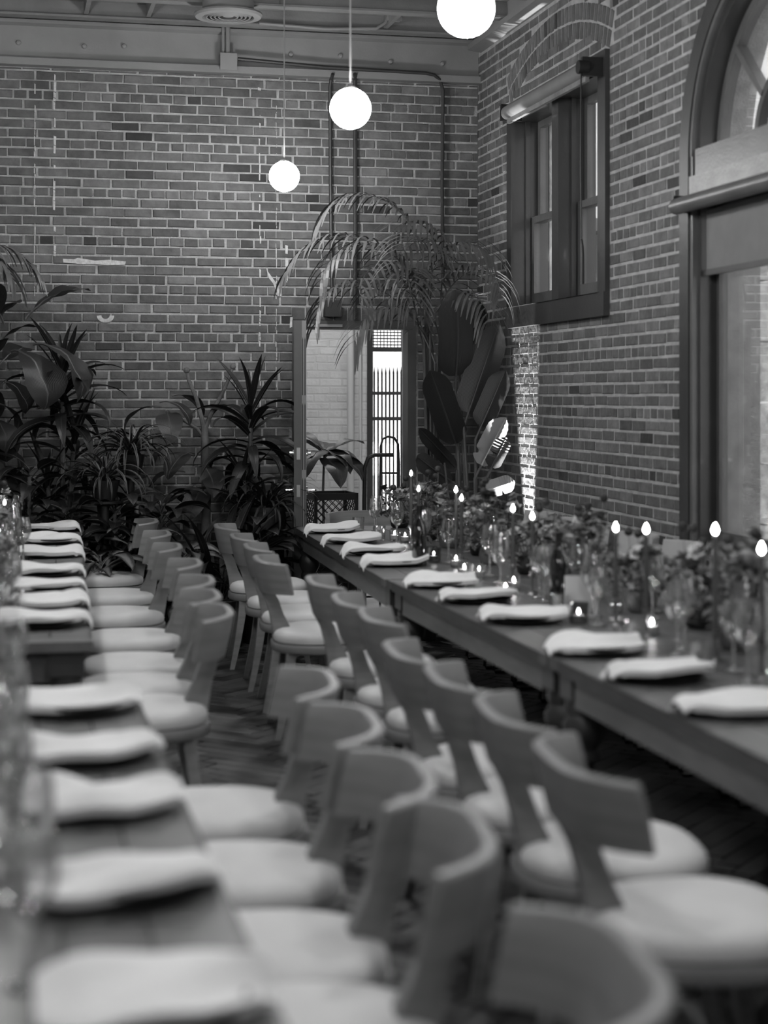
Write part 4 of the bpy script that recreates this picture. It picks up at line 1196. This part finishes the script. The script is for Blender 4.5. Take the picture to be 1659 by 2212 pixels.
# ------------------------------------------------------------------ plants
PROF = {
    'lance': lambda t: (sin(pi * min(1, t * 0.93 + 0.07)) ** 0.75) * (1 - 0.25 * t),
    'strap': lambda t: min(1, 0.55 + t * 2) * (1 - t ** 2.2),
    'ovate': lambda t: sin(pi * t ** 0.8) ** 0.7,
    'paddle': lambda t: min(1, (t / 0.14) ** 0.5 if t > 0 else 0) * (1 - max(0, (t - 0.72) / 0.28) ** 2.2),
    'obov': lambda t: sin(pi * t ** 1.25) ** 0.75,
}
def leaf_data(kind, L, W, el, droop, mat, fold=0.25, n=9, wave=0.0, seed=0, petiole=0.0, name='leaf'):
    """blade starting at the origin, running out along +x at elevation el (radians) and bending down by droop radians in all"""
    r = random.Random(seed); rows = []; uv = []; vs = []; fs = []
    x = z = 0.0; a_ = el
    m_ = 5; ph = r.uniform(0, 6)
    if petiole:
        steps = 4
        pts = [(0, 0, 0)]
        for k in range(steps):
            x += petiole / steps * cos(a_); z += petiole / steps * sin(a_); pts.append((x, 0, z)); a_ -= droop * 0.08
    for i in range(n + 1):
        t = i / n
        w_ = W / 2 * max(PROF[kind](t), 0.0)
        nx, nz = -sin(a_), cos(a_)
        for j in range(m_):
            q = -1 + 2 * j / (m_ - 1)
            lift = abs(q) * w_ * fold + wave * w_ * sin(ph + t * 11 + q * 2)
            vs.append((x + nx * lift, q * w_ * (1 - 0.1 * fold), z + nz * lift)); uv.append((t, (q + 1) / 2))
        x += L / n * cos(a_); z += L / n * sin(a_); a_ -= droop / n * (0.5 + t)
    for i in range(n):
        for j in range(m_ - 1):
            a0 = i * m_ + j; fs.append((a0, a0 + m_, a0 + m_ + 1, a0 + 1))
    mb = MB(); mb.add(vs, fs)
    # a raised midrib
    k0 = len(mb.v)
    rib = [Vector(vs[i * m_ + 2]) for i in range(n + 1)]
    mb.tube(rib, [0.004 * (1 - i / n * 0.8) * (W / 0.1) ** 0.5 for i in range(n + 1)], 4, False)
    uv += [(0, 0.5)] * (len(mb.v) - k0)
    if petiole:
        k0 = len(mb.v); mb.tube(pts, 0.005 * (W / 0.15) ** 0.5, 5); uv += [(0, 0.5)] * (len(mb.v) - k0)
    mb.uv = uv
    return mb.data(name, M[mat], True)
def put_leaf(par, me, base, az, roll=0.0, s=1.0, name='leaf', pitch=0.0, label=None):
    o = link(name, me, par, loc=base, label=label)
    o.rotation_euler = (Matrix.Rotation(az, 3, 'Z') @ Matrix.Rotation(-pitch, 3, 'Y') @ Matrix.Rotation(roll, 3, 'X')).to_euler()
    o.scale = (s, s, s)
    return o
def pot(par, r, h, mat='pot_dark'):
    MB().lathe([(0.0, 0.0), (r * 0.78, 0.0), (r * 0.8, 0.01), (r * 0.98, h - 0.03), (r * 1.05, h - 0.03), (r * 1.05, h), (r * 0.97, h), (r * 0.95, h - 0.04), (0.0, h - 0.04)], 24).build('pot', M[mat], par, True)
    MB().lathe([(0.0, h - 0.03), (r * 0.95, h - 0.035)], 16).build('soil', M['soil'], par, True)
def plant(name, label, x, y, cat='plant', grp='potted plants along the far wall', rz=0.0):
    return thing(name, label, cat, (x, y, 0), rz, grp)
PR = random.Random(77)
# corn plant (dracaena)
def dracaena(t, crowns, pr_, mat='leaf_dark', base=(0, 0)):
    up = [leaf_data('lance', 0.42, 0.055, 1.2, 0.5, mat, 0.35, seed=k) for k in range(3)]
    side = [leaf_data('lance', 0.50, 0.075, 0.75, 1.7, mat, 0.3, seed=k, wave=0.05) for k in range(3)]
    low = [leaf_data('lance', 0.50, 0.095, 0.2, 2.0, mat, 0.25, seed=k, wave=0.06) for k in range(3)]
    for (cx_, cy_, cz, n, s) in crowns:
        MB().tube([(base[0], base[1], 0.25), (cx_ * 0.5 + base[0] * 0.5, cy_ * 0.5 + base[1] * 0.5, cz * 0.55), (cx_, cy_, cz)], [0.022, 0.019, 0.015], 8).build('cane', M['bark'] if mat != 'leaf_dark' else M['stem'], t, True)
        for k in range(n):
            f = k / n
            z = cz - 0.42 * (1 - f) ** 1.1 * s + 0.02
            me = (up if f > 0.72 else side if f > 0.38 else low)[k % 3]
            put_leaf(t, me, (cx_, cy_, z), k * 2.399 + pr_, PR.uniform(-.3, .3), s * PR.uniform(0.8, 1.12), pitch=PR.uniform(-.15, .15))

q = at_y(135, 800, 11.65)
t = plant('corn_plant', 'tall dark corn plant with spiky crown, left of the white half ring', q.x, 11.62); pot(t, 0.17, 0.3)
dracaena(t, [(0.0, 0.0, q.z - 0.0, 30, 1.0), (0.08, 0.05, q.z - 0.42, 22, 0.95), (-0.10, 0.02, q.z - 0.75, 20, 0.95)], 0.4)
q = at_y(538, 905, 11.75)
t = plant('corn_plant', 'dark corn plant with an upright spiky crown just left of the open door', q.x, 11.62); pot(t, 0.17, 0.3)
dracaena(t, [(0.0, 0.06, q.z + 0.08, 32, 1.0), (-0.06, -0.03, q.z - 0.42, 20, 0.95)], 1.9)
# broad-leaved fig at the left frame edge
q = at_y(20, 700, 11.6)
t = plant('fiddle_leaf_fig', 'broad-leaved plant with large hanging leaves at the left frame edge', -0.05, 11.62); pot(t, 0.19, 0.34)
MB().tube([(0, 0, 0.3), (0.02, 0, 1.0), (0.0, 0.02, 1.7), (0.05, 0.02, 2.15)], [0.025, 0.022, 0.016, 0.01], 8).build('trunk', M['bark'], t, True)
fig = [leaf_data('obov', 0.33, 0.22, 0.3, 2.1, 'leaf_fig', 0.12, seed=k, wave=0.10, petiole=0.05) for k in range(3)]
figu = [leaf_data('obov', 0.28, 0.19, 1.0, 1.0, 'leaf_fig', 0.15, seed=k, wave=0.10, petiole=0.05) for k in range(2)]
for k in range(26):
    z = 2.12 - 0.05 * k
    put_leaf(t, (figu if k < 7 else fig)[k % 2], (0.04 if k < 10 else 0.01, 0, z), k * 2.399 - 0.9, PR.uniform(-.3, .3), PR.uniform(0.85, 1.15))
for px, py, az in ((45, 760, -0.9), (92, 745, -0.4), (75, 690, 0.3), (28, 700, -2.0)):
    v = at_y(px, py, 11.5); put_leaf(t, fig[0] if py > 720 else figu[0], (v.x + 0.05 - 0.06, v.y - 11.62, v.z), az, 0.1, 1.55)
# bare branched plant between the corn plants
q = at_y(440, 960, 11.85)
t = plant('pruned_rubber_plant', 'pale-stemmed plant cut back to three bare forked branches', q.x, 11.82); pot(t, 0.16, 0.3)
def loc(px, py, Y=11.82): v = at_y(px, py, Y); return (v.x - q.x, 0.0, v.z)
MB().tube([(0.0, 0, 0.27), loc(446, 1080), loc(443, 990), loc(442, 925)], [0.034, 0.032, 0.030, 0.026], 10).build('trunk', M['bark'], t, True)
for pts, r_ in (([(442, 935), (436, 905), (424, 860), (408, 822), (403, 800)], 0.018), ([(444, 925), (455, 895), (478, 855), (497, 812), (503, 792)], 0.017), ([(440, 945), (425, 925), (395, 908), (362, 890)], 0.012)):
    b_ = MB().tube([loc(*v) for v in pts], [r_ * (1 - 0.1 * i) for i in range(len(pts))], 8).build('branch', M['bark'], t, True)
    e = loc(*pts[-1]); ball_ = MB(); ball(ball_, e, r_ * 1.25, 3); ball_.build('knot', M['bark'], b_)
ova = [leaf_data('ovate', 0.28, 0.17, 0.3, 1.7, 'leaf_fig', 0.12, seed=k, wave=0.05, petiole=0.08) for k in range(3)]
for px, py, az, s in ((350, 880, 2.9, 1), (345, 870, -0.6, 0.9), (372, 855, 0.4, 0.9), (360, 895, -1.6, 1.1), (420, 980, -2.3, 1), (455, 990, -0.6, 1.0), (430, 1010, -1.3, 1.1), (470, 1020, 0.2, 1), (400, 1020, 3.0, 1.0), (440, 1060, -1.9, 1.1), (395, 960, -2.8, 0.9), (480, 960, -0.3, 1)):
    put_leaf(t, ova[PR.randrange(3)], loc(px, py), az, PR.uniform(-.3, .3), s)
# spider plants
def strap_plant(name, label, x, y, zc_, n, L, mat, stand, grp='potted plants along the far wall'):
    t = plant(name, label, x, y, 'plant', grp)
    if stand:
        MB().lathe([(0.0, 0), (0.13, 0), (0.13, 0.02), (0.03, 0.03), (0.03, zc_ - 0.2), (0.12, zc_ - 0.18), (0.12, zc_ - 0.165), (0, zc_ - 0.165)], 20).build('stand', M['iron'], t, True)
        MB().lathe([(0.0, zc_ - 0.163), (0.07, zc_ - 0.163), (0.10, zc_ - 0.03), (0.09, zc_ - 0.03), (0.06, zc_ - 0.15), (0, zc_ - 0.15)], 20).build('pot', M['pot_dark'], t, True)
    else: pot(t, 0.13, zc_ - 0.01)
    ls = [leaf_data('strap', L, 0.026, 1.15 - 0.25 * k, 2.2 + 0.25 * k, mat, 0.3, 10, seed=k) for k in range(4)]
    for k in range(n): put_leaf(t, ls[k % 4], (0.02 * cos(k), 0.02 * sin(k), zc_ - 0.03), k * 2.399, PR.uniform(-.2, .2), PR.uniform(0.7, 1.15))
    return t
q = at_y(280, 965, 11.55)
strap_plant('spider_plant', 'pale-striped spider plant arching between the two corn plants', q.x, 11.5, q.z - 0.02, 70, 0.42, 'leaf_edge', True)
q = at_y(225, 1010, 11.35)
strap_plant('spider_plant', 'lower striped spider plant hanging in front of the corn plant', q.x, 11.3, q.z - 0.05, 50, 0.40, 'leaf_edge', True)
q = at_y(610, 1130, 11.4)
strap_plant('spider_plant', 'dark grassy plant at the foot of the open door', q.x - 0.10, 11.45, q.z + 0.12, 60, 0.45, 'leaf_dark', False)
# variegated low plants
va = [leaf_data('ovate', 0.26, 0.105, 0.9, 1.6, 'leaf_var', 0.2, seed=k, wave=0.06, petiole=0.10) for k in range(4)]
vb = [leaf_data('ovate', 0.26, 0.105, 0.9, 1.6, 'leaf_dark', 0.2, seed=k, wave=0.06, petiole=0.10) for k in range(4)]
for i, (px, py, Y, nm, lab, ms_) in enumerate(((215, 1235, 10.95, 'aglaonema', 'low plant with pale-hearted leaves behind the far table end', va),
        (290, 1190, 11.2, 'aglaonema', 'bushy pale-hearted plant behind the farthest chairs', va), (390, 1230, 11.1, 'aglaonema', 'pale-hearted plant right of the farthest chairs', va),
        (345, 1110, 11.4, 'rubber_plant', 'dark round-leaved plant above the pale-hearted ones', vb), (150, 1130, 11.3, 'rubber_plant', 'dark bushy plant behind the farthest napkins', vb),
        (60, 1030, 11.4, 'rubber_plant', 'dark bushy plant under the hanging broad leaves', vb), (245, 1110, 11.3, 'rubber_plant', 'dark leafy plant below the spider plants', vb),
        (560, 1180, 11.2, 'rubber_plant', 'low dark plant between the black pot and the door', vb))):
    v = at_y(px, py, Y); t = plant(nm, lab, v.x, Y); hh = max(0.12, v.z - 0.30); pot(t, 0.13, min(hh, 0.3), 'pot_dark')
    if hh > 0.3: MB().tube([(0, 0, 0.25), (0.01, 0, v.z)], 0.012, 6).build('stem', M['stem'], t)
    for k in range(34):
        z = min(hh, 0.3) + (v.z + 0.10 - min(hh, 0.3)) * (k / 34) ** 0.8
        put_leaf(t, ms_[k % 4], (0.01, 0, z - 0.03), k * 2.399 + i, PR.uniform(-.4, .4), PR.uniform(0.75, 1.15), pitch=PR.uniform(-.2, .3))
# tall lance plant in the black pot
q = at_y(467, 1262, 11.15)
t = plant('cast_iron_plant', 'tall upright dark leaves in the big black pot behind the far chairs', q.x, 11.1); pot(t, 0.15, 0.32)
MB().lathe([(0.155, 0.0), (0.165, 0.01), (0.165, 0.30), (0.155, 0.31)], 24).build('outer_pot', M['pot_dark'], t, True)
la = [leaf_data('lance', 0.62, 0.10, 1.35 - 0.12 * k, 0.6 + 0.2 * k, 'leaf_dark', 0.3, 10, seed=k, petiole=0.22) for k in range(4)]
for k in range(26): put_leaf(t, la[k % 4], (0.05 * cos(k * 2.4), 0.05 * sin(k * 2.4), 0.27), k * 2.399, PR.uniform(-.4, .4), PR.uniform(0.8, 1.1))

# palms
def frond_data(L, el, droop, seed, n=16, ll=0.34, lw=0.021):
    r = random.Random(seed); mb = MB(); pts = []; x = z = 0.0; a_ = el; ns = 18
    tang = []
    for i in range(ns + 1):
        pts.append(Vector((x, 0, z))); tang.append(a_); x += L / ns * cos(a_); z += L / ns * sin(a_); a_ -= droop / ns * (0.35 + 1.3 * i / ns)
    mb.tube(pts, [0.007 * (1 - 0.8 * i / ns) for i in range(ns + 1)], 5)
    for k in range(n):
        f = 0.28 + 0.72 * k / (n - 1); i = min(int(f * ns), ns - 1); u_ = f * ns - i
        p = pts[i].lerp(pts[i + 1], u_); ta = tang[i]
        T = Vector((cos(ta), 0, sin(ta))); U = Vector((-sin(ta), 0, cos(ta)))
        for s in (-1, 1):
            l_ = ll * (0.55 + 0.45 * sin(pi * min(1, (f - 0.2) * 1.1))) * r.uniform(0.8, 1.1)
            d = (T * 0.75 + Vector((0, s, 0)) * 0.75 + U * 0.25).normalized()
            w_ = lw * r.uniform(0.8, 1.1) / 2; q = p.copy(); side = d.cross(Vector((0, 0, 1))).normalized()
            row = []
            sg = 5
            for m_ in range(sg + 1):
                t_ = m_ / sg; ww = w_ * (sin(pi * (0.12 + 0.85 * t_)) ** 0.7)
                row.append((q + side * ww, q - side * ww)); q = q + d * l_ / sg; d = (d + Vector((0, 0, -0.42))).normalized()
            o = len(mb.v); mb.v += [tuple(c_) for pr_ in row for c_ in pr_]
            for m_ in range(sg): mb.f.append((o + 2 * m_, o + 2 * m_ + 1, o + 2 * m_ + 3, o + 2 * m_ + 2))
    return mb.data('frond', M['palm'], False)
def palm(label, x, y, fronds, potr=0.2):
    t = plant('areca_palm', label, x, y, 'plant', 'tall palms'); pot(t, potr, 0.4, 'pot_mid')
    for (bx, by, bz, az, L, el, dr, sd, lean) in fronds:
        c_ = MB().tube([(bx * 0.2, by * 0.2, 0.36), (bx * 0.5, by * 0.5, bz * 0.5), (bx, by, bz)], [0.013, 0.011, 0.008], 6).build('cane', M['stem'], t, True)
        put_leaf(t, frond_data(L, el, dr, sd), (bx, by, bz), az, lean, 1.0, 'frond')
    return t
q = at_y(985, 800, 11.3)
px_, py_ = 2.98, 11.45
fr = []
def toF(px, py, Y): v = at_y(px, py, Y); return v
# (target tips) arcs leaning left, centre and right, built from the crown at about z 1.9
specs = [  # az, L, el, droop, base z
    (pi * 1.01, 1.55, 1.33, 2.7, 2.0), (pi * 0.97, 1.15, 1.50, 2.9, 2.42), (pi * 1.08, 1.30, 1.30, 3.0, 1.85), (pi * 1.16, 1.15, 1.30, 3.0, 1.75),
    (pi * 1.30, 1.25, 1.45, 2.8, 2.05), (pi * 1.2, 1.0, 1.50, 2.6, 2.25), (-0.75, 0.80, 1.45, 2.6, 2.25), (-1.05, 0.95, 1.40, 3.0, 2.05), (-1.35, 1.0, 1.35, 2.9, 1.85),
    (pi * 1.42, 1.1, 1.40, 3.0, 1.95), (pi * 1.25, 1.35, 1.35, 3.0, 1.9), (pi * 1.12, 1.45, 1.45, 3.0, 1.95)]
for k, (az, L, el, dr, bz) in enumerate(specs):
    fr.append((0.06 * cos(k * 2.4), 0.06 * sin(k * 2.4), bz, az, L, el, dr, k, PR.uniform(-0.3, 0.3)))
palm('tall feathery palm in the corner, its fronds arching over the doorway', 2.92, 11.5, fr)
q = at_y(0, 470, 10.9)
fr = []
for k, (az, L, el, dr, bz) in enumerate(((0.05, 1.0, 1.15, 2.3, 2.15), (-0.35, 0.95, 1.0, 2.3, 2.2), (0.35, 0.9, 1.25, 2.2, 2.1), (-0.9, 1.0, 1.2, 2.2, 2.1), (2.6, 1.1, 1.1, 2.0, 2.1), (3.6, 1.1, 1.0, 2.0, 2.15), (-1.8, 1.0, 1.1, 2.0, 2.1))):
    fr.append((0.05 * cos(k * 2.4), 0.05 * sin(k * 2.4), bz, az, L, el, dr, 30 + k, PR.uniform(-0.3, 0.3)))
palm('tall palm at the left frame edge, only its frond tips in view', -0.62, 11.15, fr)

# bird of paradise in the corner
bx, by = 3.06, 11.08
t = plant('bird_of_paradise', 'large paddle-leaved plant in the corner, one torn leaf lit brightly from below', bx, by, 'plant', 'bird of paradise'); pot(t, 0.14, 0.34, 'pot_mid')
def paddle(base_px, tip_px, Yb, Yt, W, name='paddle_leaf', mat='leaf_bird', bend=0.0, face=0.0, tears=(), label=None, foot=(0, 0)):
    """blade between two measured points of the plant; stem drops from its base to the pot"""
    B = at_y(base_px[0], base_px[1], Yb); T = at_y(tip_px[0], tip_px[1], Yt)
    ax = (T - B); L = ax.length; ax.normalize()
    view = Vector((0.1 + face, -1, 0.15)).normalized()
    side = ax.cross(view).normalized(); nrm = side.cross(ax).normalized()
    n = 22; m_ = 7; vs = []; fs = []; uv = []
    for i in range(n + 1):
        s_ = i / n; w_ = W / 2 * PROF['paddle'](s_ * 0.97 + 0.02)
        for j in range(m_):
            q_ = -1 + 2 * j / (m_ - 1)
            notch = 1.0
            for (tc_, sd_, dp_) in tears:
                if q_ * sd_ > 0.3 and abs(s_ - tc_) < 0.04: notch = 1 - dp_
            c_ = B + ax * (L * s_) + side * (q_ * w_ * notch) + nrm * (-(abs(q_) * w_) * 0.28 + bend * sin(pi * s_) * L * 0.2 + 0.004 * sin(s_ * 70))
            vs.append((c_.x - bx, c_.y - by, c_.z)); uv.append((s_, (q_ + 1) / 2))
    for i in range(n):
        for j in range(m_ - 1): a0 = i * m_ + j; fs.append((a0, a0 + m_, a0 + m_ + 1, a0 + 1))
    mb = MB().add(vs, fs); k0 = len(mb.v)
    mid = [Vector(vs[i * m_ + 3]) for i in range(n + 1)]
    mb.tube([v + nrm * 0.003 for v in mid], [0.008 * (1 - 0.85 * i / n) for i in range(n + 1)], 6, False); uv += [(0, 0.5)] * (len(mb.v) - k0); mb.uv = uv
    lf = mb.build(name, M[mat], t, True, label=label)
    b0 = Vector(vs[3]); d0 = ax
    MB().tube([(foot[0], foot[1], 0.30), (b0.x * 0.45 + foot[0] * 0.55, b0.y * 0.45, b0.z * 0.5), b0 - d0 * 0.10, b0], [0.015, 0.013, 0.010, 0.008], 8).build('leaf_stalk', M['stem'], lf, True)
paddle((1012, 892), (1078, 700), 11.2, 11.28, 0.235, foot=(0.02, 0))
paddle((985, 812), (985, 625), 11.25, 11.05, 0.25, foot=(-0.03, 0), bend=0.3)
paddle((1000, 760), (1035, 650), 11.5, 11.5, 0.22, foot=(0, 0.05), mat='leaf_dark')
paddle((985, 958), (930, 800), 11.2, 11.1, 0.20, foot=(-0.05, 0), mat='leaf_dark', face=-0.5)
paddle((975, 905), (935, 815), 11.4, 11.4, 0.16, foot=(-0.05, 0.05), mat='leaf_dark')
paddle((1040, 1005), (1093, 902), 11.08, 11.05, 0.19, mat='leaf_lit', foot=(0.03, -0.03), face=0.5, tears=((0.35, 1, 0.5), (0.6, 1, 0.25), (0.2, -1, 0.4)), label='torn leaf lit brightly by the uplight')
paddle((1050, 1060), (1112, 1040), 11.02, 10.95, 0.12, mat='leaf_lit', foot=(0.05, -0.05), tears=((0.5, 1, 0.5),), bend=-0.4, label='small ragged leaf beside the lit strip')
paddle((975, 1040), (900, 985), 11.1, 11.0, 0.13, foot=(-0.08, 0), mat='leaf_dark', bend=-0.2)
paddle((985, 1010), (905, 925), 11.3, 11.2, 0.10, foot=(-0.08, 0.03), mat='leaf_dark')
paddle((1062, 1010), (1094, 945), 11.05, 11.0, 0.12, foot=(0.05, 0.0), mat='leaf_bird', tears=((0.4, -1, 0.5),))
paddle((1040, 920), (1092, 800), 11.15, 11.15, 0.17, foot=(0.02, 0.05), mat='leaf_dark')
for k, (px, py) in enumerate(((960, 1000), (1000, 1060), (1030, 1040), (985, 1090))):
    v = at_y(px, py, 11.05 + 0.05 * k)
    MB().tube([(0.03 * (k - 2), 0.02 * k, 0.3), (v.x - bx, v.y - by, v.z)], [0.014, 0.006], 6).build('young_shoot', M['stem'], t, True)
# uplight on the floor
ul = thing('uplight', 'small black floor uplight behind the corner plant, grazing the brick wall', 'lamp', (3.31, 10.88, 0.0))
MB().lathe([(0.0, 0.0), (0.05, 0.0), (0.055, 0.01), (0.055, 0.10), (0.048, 0.10), (0.045, 0.03), (0.0, 0.03)], 20).build('can', M['iron'], ul, True)
MB().lathe([(0.0, 0.07), (0.046, 0.07)], 20).build('lens', M['lens'], ul, True)
ld = bpy.data.lights.new('uplight_beam', 'SPOT'); ld.energy = 1500; ld.spot_size = radians(19); ld.spot_blend = 0.25; ld.shadow_soft_size = 0.03
lo = bpy.data.objects.new('uplight_beam', ld); C.objects.link(lo); lo.location = (3.31, 10.88, 0.085)
lo.rotation_euler = (Vector((0.07, 0.065, 1.0))).to_track_quat('-Z', 'Y').to_euler()

# passage plant, crates, hand truck
q = at_y(703, 975, 12.75)
t = plant('umbrella_plant', 'broad-leaved potted plant inside the doorway, against the white wall', q.x, 12.85, 'plant', 'plant in the passage'); pot(t, 0.16, 0.5)
MB().tube([(0.01, 0, 0.46), (0.0, 0, 0.9), (0.0, -0.05, q.z - 0.02)], [0.012, 0.010, 0.008], 8).build('trunk', M['bark'], t, True)
ul_ = [leaf_data('obov', 0.42, 0.17, 0.8, 1.5, 'leaf_mid', 0.2, seed=k, wave=0.10) for k in range(2)]
dl_ = [leaf_data('ovate', 0.40, 0.19, 0.0, 1.6, 'leaf_mid', 0.2, seed=k, wave=0.10) for k in range(2)]
for k, (az, up_, s) in enumerate(((2.5, 1, 0.95), (3.1, 1, 0.85), (0.3, 1, 0.95), (-0.2, 0, 1.0), (-0.7, 0, 1.05), (-1.4, 0, 1.1), (-2.2, 0, 1.1), (-2.7, 0, 1.0), (1.2, 1, 0.8), (-1.0, 0, 0.9), (2.0, 1, 0.7))):
    put_leaf(t, (ul_ if up_ else dl_)[k % 2], (0.0, -0.05, q.z - 0.03 * (k % 3)), az, 0, s)
def crate(label, x, y, z, rz):
    t = thing('milk_crate', label, 'crate', (x, y, z), rz, 'stacked crates in the doorway')
    W_, D_, H_ = 0.33, 0.33, 0.30; e = 0.022
    fr_ = MB()
    for x_ in (-W_ / 2, W_ / 2 - e):
        for y_ in (-D_ / 2, D_ / 2 - e): fr_.box(x_, x_ + e, y_, y_ + e, 0, H_)
    fr_.build('corner_post', M['iron'], t, kind='stuff')
    for nm, za, zb in (('rim', H_ - 0.05, H_), ('bottom_band', 0.0, 0.04)):
        MB().box(-W_ / 2, W_ / 2, -D_ / 2, -D_ / 2 + 0.008, za, zb).box(-W_ / 2, W_ / 2, D_ / 2 - 0.008, D_ / 2, za, zb).box(-W_ / 2, -W_ / 2 + 0.008, -D_ / 2, D_ / 2, za, zb).box(W_ / 2 - 0.008, W_ / 2, -D_ / 2, D_ / 2, za, zb).build(nm, M['iron'], t)
    for s in range(4):
        lt = MB()
        a_ = s * pi / 2; R = Matrix.Rotation(a_, 3, 'Z')
        for dsg in (-1, 1):
            for k in range(-3, 9):
                p0_ = Vector((-W_ / 2 + k * 0.055, -D_ / 2 + 0.004, 0.04)); L_ = H_ - 0.09
                if dsg < 0: p0_.x = W_ / 2 - k * 0.055
                p1_ = p0_ + Vector((dsg * L_, 0, L_))
                def clip(p_, q_):
                    lim = W_ / 2 - 0.01; out = []
                    if p_.x > q_.x: p_, q_ = q_, p_
                    if q_.x < -lim or p_.x > lim: return None
                    if p_.x < -lim: p_ = p_.lerp(q_, (-lim - p_.x) / (q_.x - p_.x))
                    if q_.x > lim: q_ = p_.lerp(q_, (lim - p_.x) / (q_.x - p_.x))
                    return p_, q_
                c_ = clip(p0_, p1_)
                if c_ and (c_[1] - c_[0]).length > 0.01: lt.tube([R @ c_[0], R @ c_[1]], 0.003, 4)
        lt.build('lattice_side', M['iron'], t)
    MB().box(-W_ / 2, W_ / 2, -D_ / 2, D_ / 2, 0.0, 0.006).build('base', M['iron'], t)
q = at_y(715, 1066, 12.35)
for k, lab in enumerate(('black milk crate on the floor, lowest of the stack in the doorway', 'black milk crate in the middle of the doorway stack', 'black lattice milk crate topmost of the stack in the doorway')):
    crate(lab, q.x + 0.01, 12.42, 0.008 + k * 0.304, 0.04 * k)
ht = thing('hand_truck', 'black tubular hand truck standing in the doorway before the iron gate', 'hand truck', (0, 0, 0))
q = at_y(790, 1000, 12.6); ht.location = (q.x, 12.65, 0.02)
def hl(px, py, dy=0.0): v = at_y(px, py, 12.65 + dy); return (v.x - q.x, dy, v.z - 0.02)
MB().tube([hl(787, 1380, 0), hl(787, 1080), hl(788, 1010), hl(795, 990), hl(808, 983), hl(838, 983), hl(850, 983)], 0.016, 10).build('frame', M['iron'], ht, True)
MB().tube([hl(821, 1380, 0.05), hl(821, 1060, 0.05), hl(822, 965, 0.05), hl(827, 948, 0.05), hl(838, 943, 0.05), hl(852, 946, 0.05), hl(860, 960, 0.05), hl(862, 1000, 0.05), hl(862, 1380, 0.05)], 0.009, 8).build('inner_frame', M['iron'], ht, True)
MB().tube([hl(821, 1022, 0.05), hl(862, 1022, 0.05)], 0.009, 6).build('crossbar', M['iron'], ht)
MB().tube([hl(787, 1180), hl(862, 1180, 0.05)], 0.010, 6).build('crossbar', M['iron'], ht)
v = hl(787, 1380); w2 = hl(862, 1380)
MB().box(v[0], w2[0], -0.12, 0.05, -0.012, -0.004).build('toe_plate', M['iron'], ht)
wh = MB().tube([(-0.02, 0, 0), (0.02, 0, 0)], 0.085, 16).data('wheel', M['iron'], True)
for xx in (v[0] - 0.03, w2[0] + 0.03): link('wheel', wh, ht, loc=(xx, 0.12, 0.075))
MB().tube([(v[0] - 0.03, 0.12, 0.075), (w2[0] + 0.03, 0.12, 0.075)], 0.008, 6).build('axle', M['iron'], ht)
